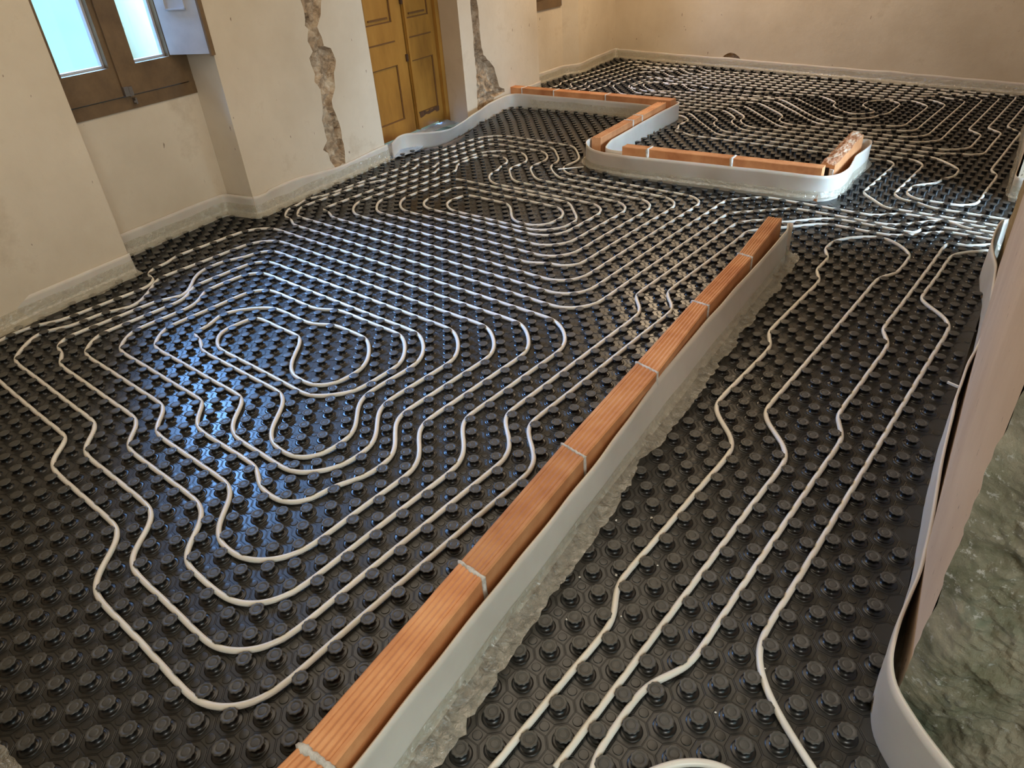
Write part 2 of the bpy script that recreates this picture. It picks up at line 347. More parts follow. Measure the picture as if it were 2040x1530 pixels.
# --- near wall behind the camera line, with an opening on the right
P = Prism()
P.prism([(-4.6, -0.80), (-0.35, -0.80), (-0.35, -0.96), (-4.6, -0.96)], ZB, ZT)
P.prism([(-0.35, -3.1), (3.3, -3.1), (3.3, -3.2), (-0.35, -3.2)], ZB, ZT); P.prism([(-0.35, -0.96), (-0.35, -3.1), (-0.5, -3.1), (-0.5, -0.96)], ZB, ZT)
P.build('wall_front', [MX['plaster']])['kind'] = 'structure'
# --- right wall: smooth pink face, brown bare strip at its far end, rough green broken end toward the camera
P = Prism()
rw = [(0.708, 0.458), (0.655, 0.78), (0.627, 1.08), (0.577, 1.60), (0.495, 2.50), (0.430, 3.03)]
def rough_patch(P, fn, nu, nv, m):
    k = len(P.v)
    for i in range(nu+1):
        for j in range(nv+1): P.v.append(fn(i/nu, j/nv))
    for i in range(nu):
        for j in range(nv):
            q = k+i*(nv+1)+j; P.f.append((q, q+nv+1, q+nv+2, q+1)); P.m.append(m)
for i in range(len(rw)-1):
    (x1, y1), (x2, y2) = rw[i], rw[i+1]
    if i < 4:
        P.quad([(x1, y1, ZB), (x2, y2, ZB), (x2, y2, ZT), (x1, y1, ZT)], 0)
    else:
        def fn(s, t, x1=x1, y1=y1, x2=x2, y2=y2):
            z = ZB+(ZT-ZB)*t; q = 0.006*nz(s*2+i*3, z*9)+0.004*nz((y1+(y2-y1)*s)*30, z*30)
            return (x1+(x2-x1)*s+q+0.012, y1+(y2-y1)*s, z)
        rough_patch(P, fn, 14, 120, 2)
def fend(s, t):
    z = ZB+(1.75-ZB)*t; x = 0.705+1.15*s; edge = 0.05*max(0, nz(3, z*7))+0.02*nz(9, z*25)
    w = min(1, s*14); b = 0.035*nz(x*5, z*5, 2)+0.02*nz(x*13, z*13, 4)+0.011*nz(x*32, z*32, 7)+0.006*nz(x*75, z*75, 9)
    return (x+ (1-w)*0.0+edge*0.25*(1-w), 0.455-0.16*s-0.006+ (b-0.012)*w+edge*0.4*(1-w), z)
rough_patch(P, fend, 240, 380, 1)
P.quad([(0.705, 0.455, 1.75), (1.855, 0.295, 1.75), (1.855, 0.295, ZT), (0.705, 0.455, ZT)], 0)
P.quad([(0.442, 3.03, ZB), (0.62, 3.03, ZB), (0.62, 3.03, ZT), (0.442, 3.03, ZT)], 2)
P.quad([(0.62, 3.03, ZB), (1.3, 3.03, ZB), (1.3, 3.03, ZT), (0.62, 3.03, ZT)], 0)
P.quad([(1.3, 3.03, ZB), (1.855, 0.295, ZB), (1.855, 0.295, ZT), (1.3, 3.03, ZT)], 0)
P.build('wall_right', [MX['pink'], MX['green'], MX['cement']])['kind'] = 'structure'
P = Prism()
P.prism([(0.355, 3.86), (0.315, 4.40), (0.265, 4.80), (0.205, 5.35), (0.165, 6.50), (1.0, 6.5), (1.0, 3.86)], ZB, ZT)
P.prism([(3.3, -3.1), (3.3, 7.2), (3.4, 7.2), (3.4, -3.1)], ZB, 0.9); P.prism([(3.3, -3.1), (3.3, 7.2), (3.4, 7.2), (3.4, -3.1)], 2.3, ZT)
P.build('wall_right', [MX['plaster']])['kind'] = 'structure'

# ------------------------------------------------------------------ pipes (centre lines in channel units)
PIPES = {}
PIPES['near'] = '2562 6450 -1750 0 -330 5 -48 -2 -24 -3 -22 -7 -21 -10 -38 -27 -35 -35 -102 -114 -86 -91 -73 -62 -39 -24 -20 -9 -21 -8 -45 -11 -71 -6 -100 0 -255 8 -72 -2 -44 -6 -21 -6 -40 -17 -37 -24 -52 -46 -247 -251 -146 -142 -46 -52 -23 -37 -13 -39 -5 -43 12 -141 3 -125 -5 -1002 -3 -153 3 -124 8 -46 18 -42 27 -38 97 -110 25 -40 19 -42 6 -22 8 -70 -4 -353 0 -1050 -4 -357 3 -50 12 -46 11 -21 29 -39 37 -35 116 -102 34 -36 27 -37 11 -19 16 -41 8 -45 4 -47 -4 -352 0 -1025 3 -277 -1 -74 -7 -48 -13 -45 -10 -21 -24 -40 -15 -18 -34 -33 -39 -28 -44 -22 -46 -15 -24 -5 -75 -6 -453 4 -378 -6 -72 5 -46 11 -21 9 -41 24 -57 47 -103 112 -35 33 -37 29 -20 11 -41 17 -46 8 -48 3 -731 -8 -49 1 -48 5 -44 11 -42 18 -19 12 -37 29 -69 70 -36 31 -19 12 -21 10 -45 9 -49 2 -356 -6 -525 0 -303 4 -78 -1 -52 -8 -25 -8 -25 -11 -93 -53 -23 -9 -24 -6 -23 -2 -24 4 -23 7 -23 10 -44 26 -42 32 -56 52 -87 90 -47 55 -41 59 -23 42 -18 45 -10 48 -3 49 -1 51 4 50 5 24 18 47 59 108 15 46 7 48 -2 327 5 309 -3 80 -11 50 -10 23 -13 22 -34 39 -20 16 -22 13 -25 11 -27 6 -84 10 -27 7 -25 11 -22 15 -21 17 -18 19 -16 22 -12 23 -9 25 -14 105 -6 25 -10 24 -59 109 -15 45 -7 70 3 251 -3 277 1 129 4 50 4 25 18 48 25 45 31 41 36 37 40 30 21 13 45 20 23 7 48 7 50 3 479 -5 2975 0 378 3 50 -3 48 -9 46 -18 64 -37 41 -31 38 -33 36 -37 32 -39 27 -41 22 -44 15 -46 5 -23 5 -50 1 -50 -4 -277 0 -375 -5 -254 2 -49 9 -46 20 -42 29 -40 35 -36 113 -106 47 -58 24 -42 9 -22 8 -23 9 -47 4 -74 -4 -277 0 -350 4 -353 -4 -100 -8 -48 -15 -45 -10 -21 -26 -41 -15 -18 -35 -33 -39 -26 -44 -21 -23 -7 -48 -10 -101 -7 -232 2 -48 6 -23 6 -41 22 -38 31 -35 37 -83 97 -54 49 -40 24 -21 10 -22 8 -45 11 -48 5 -75 2 -709 -8 -49 3 -23 5 -22 7 -42 22 -38 30 -73 67 -39 29 -41 23 -22 8 -46 10 -98 4 -253 -4 -550 0 -277 -4 -49 1 -48 6 -45 15 -87 48 -47 21 -25 7 -102 12 -24 7 -22 11 -40 28 -31 37 -21 44 -6 24 -4 25 -3 52 5 308 -4 302 3 77 11 48 9 24 50 87 20 42 5 21 -1 20 -5 21 -10 20 -29 38 -59 55 -145 119 -36 35 -46 55 -24 39 -10 20 -16 44 -10 46 -6 75 0 75 9 50 18 47 38 70 22 48 8 25 13 105 8 25 10 23 14 21 17 20 38 32 22 12 24 10 24 6 26 3 53 2 335 -4 2124 0 329 4 50 0 50 -4 47 -12 46 -21 43 -26 62 -48 57 -52 35 -37 42 -59 21 -42 8 -22 10 -46 5 -73 -5 -252 0 -301 -6 -199 5 -70 12 -44 10 -21 24 -39 49 -54 97 -86 56 -56 29 -42 11 -22 8 -24 8 -51 1 -52 -2 -53 -8 -51 -19 -48 -38 -70 -22 -48 -7 -25 -4 -26 -9 -77 -6 -24 -9 -22 -28 -40 -37 -32 -44 -23 -25 -7 -52 -8 -80 0 -51 6 -47 13 -45 22 -87 48 -22 9 -47 9 -98 2 -455 -9 -50 1 -49 4 -46 11 -44 19 -21 13 -40 29 -112 99 -20 13 -21 10 -46 10 -50 2 -282 -6 -500 0 -305 -4 -53 0 -51 4 -25 5 -24 8 -23 12 -22 14 -42 34 -40 37 -36 41 -31 43 -22 45 -6 23 -6 50 1 103 8 256 -4 72 -8 46 -16 43 -24 40 -31 37 -72 71 -31 37 -10 21 -11 47 -4 129 3 161 4 53 5 26 9 24 12 23 14 21 36 36 21 15 22 12 24 9 25 6 52 4 386 -4 1299 0 329 5 75 -3 49 -8 47 -17 66 -38 63 -47 56 -53 33 -38 41 -62 20 -44 12 -47 6 -50 1 -75 -7 -180 -1 -102 5 -72 10 -46 19 -43 12 -20 29 -39 34 -37 111 -106 34 -37 27 -41 11 -21 14 -46 4 -48 0 -75 -5 -49 -6 -24 -8 -22 -22 -39 -15 -18 -35 -28 -19 -11 -44 -16 -23 -4 -49 -4 -50 0 -51 4 -48 9 -46 17 -42 23 -57 46 -51 55 -96 120 -52 54 -38 31 -21 13 -43 20 -22 7 -48 9 -50 2 -303 -5 -350 0 -250 -5 -75 3 -50 10 -25 10 -99 51 -53 21 -105 13 -21 7 -16 12 -10 17 -6 22 -7 79 -6 27 -23 52 -40 71 -11 23 -7 22 -2 23 1 22 5 22 18 42 41 59 48 56 34 34 54 46 38 26 40 19 21 7 67 11 98 1 256 -7 51 0 49 4 47 11 23 9 108 60 46 16 24 4 50 3 210 2 52 -1 50 -6 48 -14 45 -24 64 -46 79 -70 53 -58 43 -63 20 -47 12 -49 5 -79 -5 -78 -5 -24 -18 -46 -29 -39 -36 -31 -42 -22 -24 -6 -24 -4 -51 -3 -99 3 -48 8 -44 15 -21 10 -40 24 -38 29 -36 32 -53 54 -117 138 -54 51 -40 26 -21 9 -22 6 -47 5 -227 -3 -253 4 -50 -4 -21 -7 -17 -11 -13 -16 -8 -19 -7 -49 -7 -158 6 -45 16 -40 12 -18 29 -32 36 -29 39 -27 42 -23 45 -17 24 -6 48 -7 75 -2 276 4 400 0 352 -5 48 5 23 6 44 20 22 14 40 32 58 58 33 42 15 22 22 46 9 50 4 105 -2 182 -8 73 -14 45 -10 22 -26 42 -47 59 -54 56 -59 50 -64 43 -45 21 -47 12 -75 4 -303 -4 -281 4 -76 -1 -48 -8 -23 -8 -128 -68 -45 -15 -23 -4 -47 -4 -50 0 -276 7 -213 2 -54 -3 -26 -4 -25 -7 -24 -10 -43 -30 -35 -38 -14 -22 -11 -24 -12 -51 -4 -81 6 -310 -4 -308 4 -50 6 -24 9 -23 12 -22 31 -43 37 -40 39 -38 62 -48 45 -22 23 -7 49 -5 51 0 332 5 474 0 308 4 49 -3 24 -5 22 -8 40 -24 36 -34 103 -117 56 -49 41 -27 22 -10 22 -9 46 -13 48 -7 49 -2 227 2 227 -2 48 5 47 12 22 9 42 25 39 31 51 56 28 43 21 45 7 24 8 49 2 75 -3 50 -10 47 -8 22 -23 42 -48 58 -111 106 -34 37 -30 39 -13 21 -18 44 -9 47 -3 50 10 505 -3 75 -8 48 -17 46 -39 63 -49 60 -56 55 -60 49 -65 41 -46 18 -48 9 -76 3 -328 -5 -1700 0 -383 4 -52 -3 -25 -5 -23 -7 -43 -23 -37 -34 -27 -40 -10 -23 -11 -50 -5 -107 2 -416 9 -48 9 -22 29 -40 72 -72 32 -38 25 -41 9 -22 14 -44 6 -48 2 -73 -8 -509 2 -49 8 -47 9 -23 24 -43 33 -40 37 -39 40 -35 43 -32 45 -22 25 -7 50 -6 52 -2 330 6 475 0 303 4 71 -5 44 -13 40 -22 38 -29 73 -67 39 -30 41 -24 45 -14 73 -5 706 9 49 0 48 -4 45 -12 21 -8 40 -23 53 -47 83 -94 36 -36 38 -32 20 -13 44 -22 23 -8 48 -8 78 -2 52 4 51 10 24 8 23 11 43 26 20 15 37 35 31 38 14 20 21 44 8 23 9 47 4 75 -4 303 4 303 -2 49 -5 47 -13 44 -9 21 -24 40 -47 54 -113 101 -34 36 -28 38 -11 20 -15 45 -6 48 -1 50 8 908 -4 73 -12 47 -20 44 -27 43 -31 40 -35 38 -57 54 -40 33 -41 29 -44 23 -22 8 -49 10 -75 4 -354 -4 -2475 0 -354 5 -75 -3 -49 -7 -23 -6 -23 -9 -43 -22 -40 -28 -35 -35 -29 -39 -24 -43 -16 -47 -5 -24 -5 -50 -1 -51 5 -353 -1 -199 -5 -257 2 -50 5 -24 7 -23 12 -21 14 -20 35 -38 117 -107 109 -108 49 -58 26 -42 11 -23 7 -23 4 -23 0 -24 -5 -23 -20 -47 -51 -95 -10 -24 -6 -25 -3 -25 -1 -52 7 -132 -4 -53 -6 -26 -20 -49 -52 -95 -10 -24 -5 -23 1 -23 6 -23 22 -45 33 -43 39 -41 61 -58 63 -53 43 -30 44 -24 46 -14 73 -6 355 5 650 0 328 4 49 -3 47 -9 42 -19 40 -27 93 -82 38 -29 42 -22 44 -13 47 -5 50 0 228 4 478 5 73 -6 46 -11 41 -19 20 -13 36 -30 34 -36 79 -95 33 -34 18 -14 38 -23 21 -8 44 -12 47 -5 49 -1 278 3 353 -3 73 7 24 6 46 18 42 25 39 30 33 35 15 19 24 41 9 22 7 22 9 47 4 98 -4 328 0 775 3 327 -3 48 -9 45 -15 43 -10 21 -26 38 -32 37 -37 35 -98 85 -35 37 -26 40 -8 22 -7 47 3 384 0 874 4 278 -4 98 -9 47 -7 23 -9 22 -23 41 -30 39 -71 75 -31 39 -11 22 -8 23 -6 50 5 436 0 1099 -4 331 3 49 5 24 7 23 11 22 30 42 36 41 60 57 43 33 23 13 24 10 25 5 76 9 24 6 23 10 21 13 20 16 37 37 174 192 53 48 38 28 19 11 21 10 43 15 47 9 48 4 124 0 458 -9 51 4 21 7 17 12 12 17 7 21 8 80 6 27 9 26 14 24 16 21 19 19 20 17 23 13 23 10 25 7 52 6 53 1 333 -6 1875 0'
PIPES['mid'] = '2630 6750 -2175 0 -406 4 -103 -1 -48 -7 -22 -9 -20 -11 -38 -31 -70 -71 -37 -30 -40 -23 -21 -9 -44 -11 -47 -5 -49 0 -228 4 -426 0 -301 5 -46 -6 -22 -7 -41 -22 -57 -49 -185 -187 -30 -38 -11 -20 -9 -22 -5 -23 -4 -73 5 -332 0 -1825 3 -327 -1 -76 -5 -49 -11 -47 -16 -45 -11 -20 -28 -38 -33 -33 -18 -14 -41 -23 -45 -16 -48 -10 -49 -5 -50 -1 -353 3 -2849 0 -408 -5 -51 2 -48 11 -45 25 -63 52 -59 58 -34 41 -14 22 -11 22 -8 24 -8 49 5 457 -6 379 2 72 7 45 13 43 19 39 44 73 16 40 7 43 2 47 -3 204 2 232 -4 50 -11 48 -10 22 -48 86 -20 44 -7 22 -7 47 -1 74 4 278 0 549 -4 382 3 50 5 24 17 45 28 39 36 32 43 22 24 7 25 5 53 3 434 -5 401 5 75 -5 47 -11 23 -8 43 -21 42 -27 38 -30 195 -193 52 -56 32 -39 29 -42 36 -68 16 -48 11 -99 10 -46 19 -44 25 -41 30 -40 33 -38 53 -55 56 -52 80 -66 41 -28 44 -24 45 -17 24 -5 73 -6 329 5 674 0 303 4 99 -5 47 -9 45 -15 41 -23 36 -29 31 -34 25 -40 18 -44 11 -47 6 -49 2 -76 -4 -327 0 -900 4 -331 -1 -79 -8 -51 -8 -23 -12 -23 -31 -39 -40 -32 -23 -12 -24 -8 -103 -14 -25 -6 -47 -21 -65 -37 -44 -20 -46 -10 -48 -4 -376 4 -1700 0 -327 -4 -101 5 -49 9 -47 16 -65 36 -59 44 -52 51 -45 55 -24 40 -10 21 -15 44 -11 70 -2 74 4 277 0 449 4 331 -1 77 -7 50 -7 24 -21 43 -47 83 -16 42 -7 45 -2 71 5 275 -5 278 2 99 4 47 10 45 15 41 22 39 28 36 48 54 56 48 41 28 67 35 48 16 26 4 79 6 79 -3 51 -11 24 -9 45 -24 63 -44 58 -53 53 -57 31 -41 26 -44 18 -47 9 -51 2 -53 -12 -179 1 -46 8 -42 18 -38 12 -19 29 -35 195 -197 57 -48 63 -36 45 -16 23 -6 48 -7 50 -3 328 5 674 0 277 4 76 -1 50 -5 48 -11 45 -19 42 -25 37 -30 31 -36 24 -40 18 -44 10 -46 4 -49 1 -50 -4 -402 5 -403 -4 -73 -4 -24 -14 -46 -10 -22 -26 -41 -15 -20 -35 -36 -39 -31 -21 -13 -44 -21 -48 -13 -51 -6 -51 -1 -329 4 -1074 0 -377 -5 -76 3 -49 8 -23 6 -46 18 -43 24 -61 44 -37 33 -34 36 -43 57 -22 40 -9 21 -12 44 -7 46 -3 49 4 351 -7 320 5 47 6 20 10 16 14 12 18 8 21 5 48 2 372 -5 948 0 329 5 50 -2 24 -4 24 -7 43 -22 59 -46 243 -238 35 -40 30 -43 12 -23 9 -25 6 -25 4 -54 -2 -81 -9 -53 -8 -25 -11 -25 -28 -45 -16 -22 -36 -39 -39 -33 -21 -15 -44 -22 -47 -14 -75 -6 -379 4 -349 0 -277 -5 -75 3 -49 7 -24 6 -46 18 -43 23 -40 27 -36 29 -30 33 -12 18 -16 40 -6 45 10 179 4 23 8 20 12 16 17 12 21 7 49 5 225 -4 255 3 47 -5 23 -5 22 -7 42 -21 59 -43 53 -53 137 -153 55 -51 40 -28 43 -23 47 -14 50 -6 77 -1 50 4 24 6 45 20 20 13 35 34 27 41 10 23 6 25 6 52 0 54 -4 54 -11 52 -9 24 -10 24 -27 43 -15 20 -34 37 -38 30 -21 13 -43 21 -23 7 -24 5 -48 5 -978 -2 -333 5 -72 -7 -42 -12 -36 -20 -14 -13 -21 -32 -11 -39 -3 -45 6 -126 -1 -232 4 -47 5 -23 16 -43 23 -39 31 -35 35 -31 19 -14 42 -22 44 -15 48 -9 48 -4 352 3 725 0 378 -5 50 3 49 7 47 12 44 19 40 25 18 15 31 35 13 20 22 42 8 23 11 47 6 49 2 50 -2 203 1 203 -3 74 -14 72 -17 45 -23 41 -31 36 -17 16 -38 27 -21 11 -44 17 -48 10 -49 5 -75 1 -277 -3 -700 0 -302 -4 -50 2 -48 6 -24 6 -46 16 -65 36 -40 30 -37 33 -34 37 -30 37 -39 60 -17 43 -6 22 -13 121 -6 24 -20 46 -37 67 -20 47 -6 24 -8 74 -8 47 -18 45 -13 21 -30 39 -37 36 -41 33 -46 27 -50 19 -26 6 -53 4 -81 -1 -51 -8 -46 -19 -39 -29 -30 -36 -21 -42 -6 -24 -4 -24 -3 -51 1 -256 8 -72 14 -45 10 -21 12 -21 28 -39 101 -114 14 -20 10 -22 10 -47 2 -77 -5 -284 0 -550 -4 -277 2 -48 6 -47 11 -44 19 -41 26 -38 31 -36 49 -52 70 -63 37 -25 40 -18 43 -11 70 -6 327 4 1550 0 378 -4 51 2 49 6 48 13 44 21 41 27 18 15 17 18 29 38 13 21 19 45 7 24 9 48 4 101 -4 327 0 475 4 352 -2 76 -6 49 -11 47 -18 44 -24 41 -30 36 -34 30 -38 23 -42 16 -46 8 -97 5 -253 -4 -725 0 -328 -4 -75 4 -48 10 -23 8 -65 34 -41 29 -40 32 -148 140 -33 37 -29 39 -23 41 -9 22 -8 22 -10 46 -4 73 4 152 -1 51 -4 25 -13 47 -10 23 -23 44 -45 61 -35 38 -37 34 -61 43 -44 23 -46 16 -47 10 -74 4 -327 -4 -282 3 -76 -1 -47 -5 -22 -5 -39 -15 -16 -11 -15 -13 -21 -32 -12 -39 -6 -45 6 -382 -5 -527 3 -49 10 -47 17 -45 59 -107 14 -46 5 -49 1 -76 -5 -280 0 -1048 -6 -353 2 -53 5 -24 8 -19 13 -15 18 -10 22 -6 76 -7 26 -5 49 -21 90 -48 45 -16 46 -7 48 -1 326 4 2375 0 328 -3 74 4 47 8 43 15 40 22 19 14 33 32 27 38 12 20 10 22 15 46 9 48 3 50 1 77 -4 327 0 1325 4 328 -2 49 -5 47 -11 45 -18 41 -25 37 -31 33 -36 27 -39 22 -43 15 -47 9 -98 5 -303 -3 -899 0 -304 -4 -74 4 -23 5 -46 16 -22 12 -42 28 -56 51 -31 39 -14 21 -22 43 -13 46 -5 49 3 180 -2 51 -4 24 -14 47 -9 23 -24 43 -29 40 -33 37 -248 248 -37 31 -37 27 -40 20 -43 13 -46 7 -72 3 -328 -4 -400 0 -252 4 -75 -2 -72 -9 -45 -13 -63 -32 -59 -42 -36 -33 -48 -56 -40 -59 -20 -43 -8 -22 -11 -46 -5 -48 -1 -50 3 -352 0 -525 -4 -303 1 -73 7 -47 15 -45 58 -105 18 -45 8 -47 2 -49 -5 -355 0 -450 5 -326 -2 -129 -8 -51 -8 -24 -11 -23 -52 -89 -9 -22 -7 -22 -2 -22 4 -22 18 -45 39 -68 22 -47 6 -26 9 -77 6 -25 10 -24 13 -22 32 -43 38 -40 41 -38 43 -33 47 -24 24 -6 100 -14 45 -18 63 -36 42 -20 44 -14 71 -6 352 3 2900 0 378 -4 50 2 49 6 46 12 22 9 22 10 39 27 36 34 30 39 24 43 19 47 6 25 6 50 2 76 -4 353 0 1599 -5 334 1 49 3 23 6 23 9 21 12 20 30 37 133 119 72 70 107 107 88 97 35 35 39 26 22 8 47 7 558 -4 228 -5 70 4 44 8 40 15 18 11 36 26 87 83 143 165 39 40 40 31 21 10 21 5 22 0 23 -6 22 -10 92 -53 25 -12 52 -13 54 -4 381 5 1650 0'
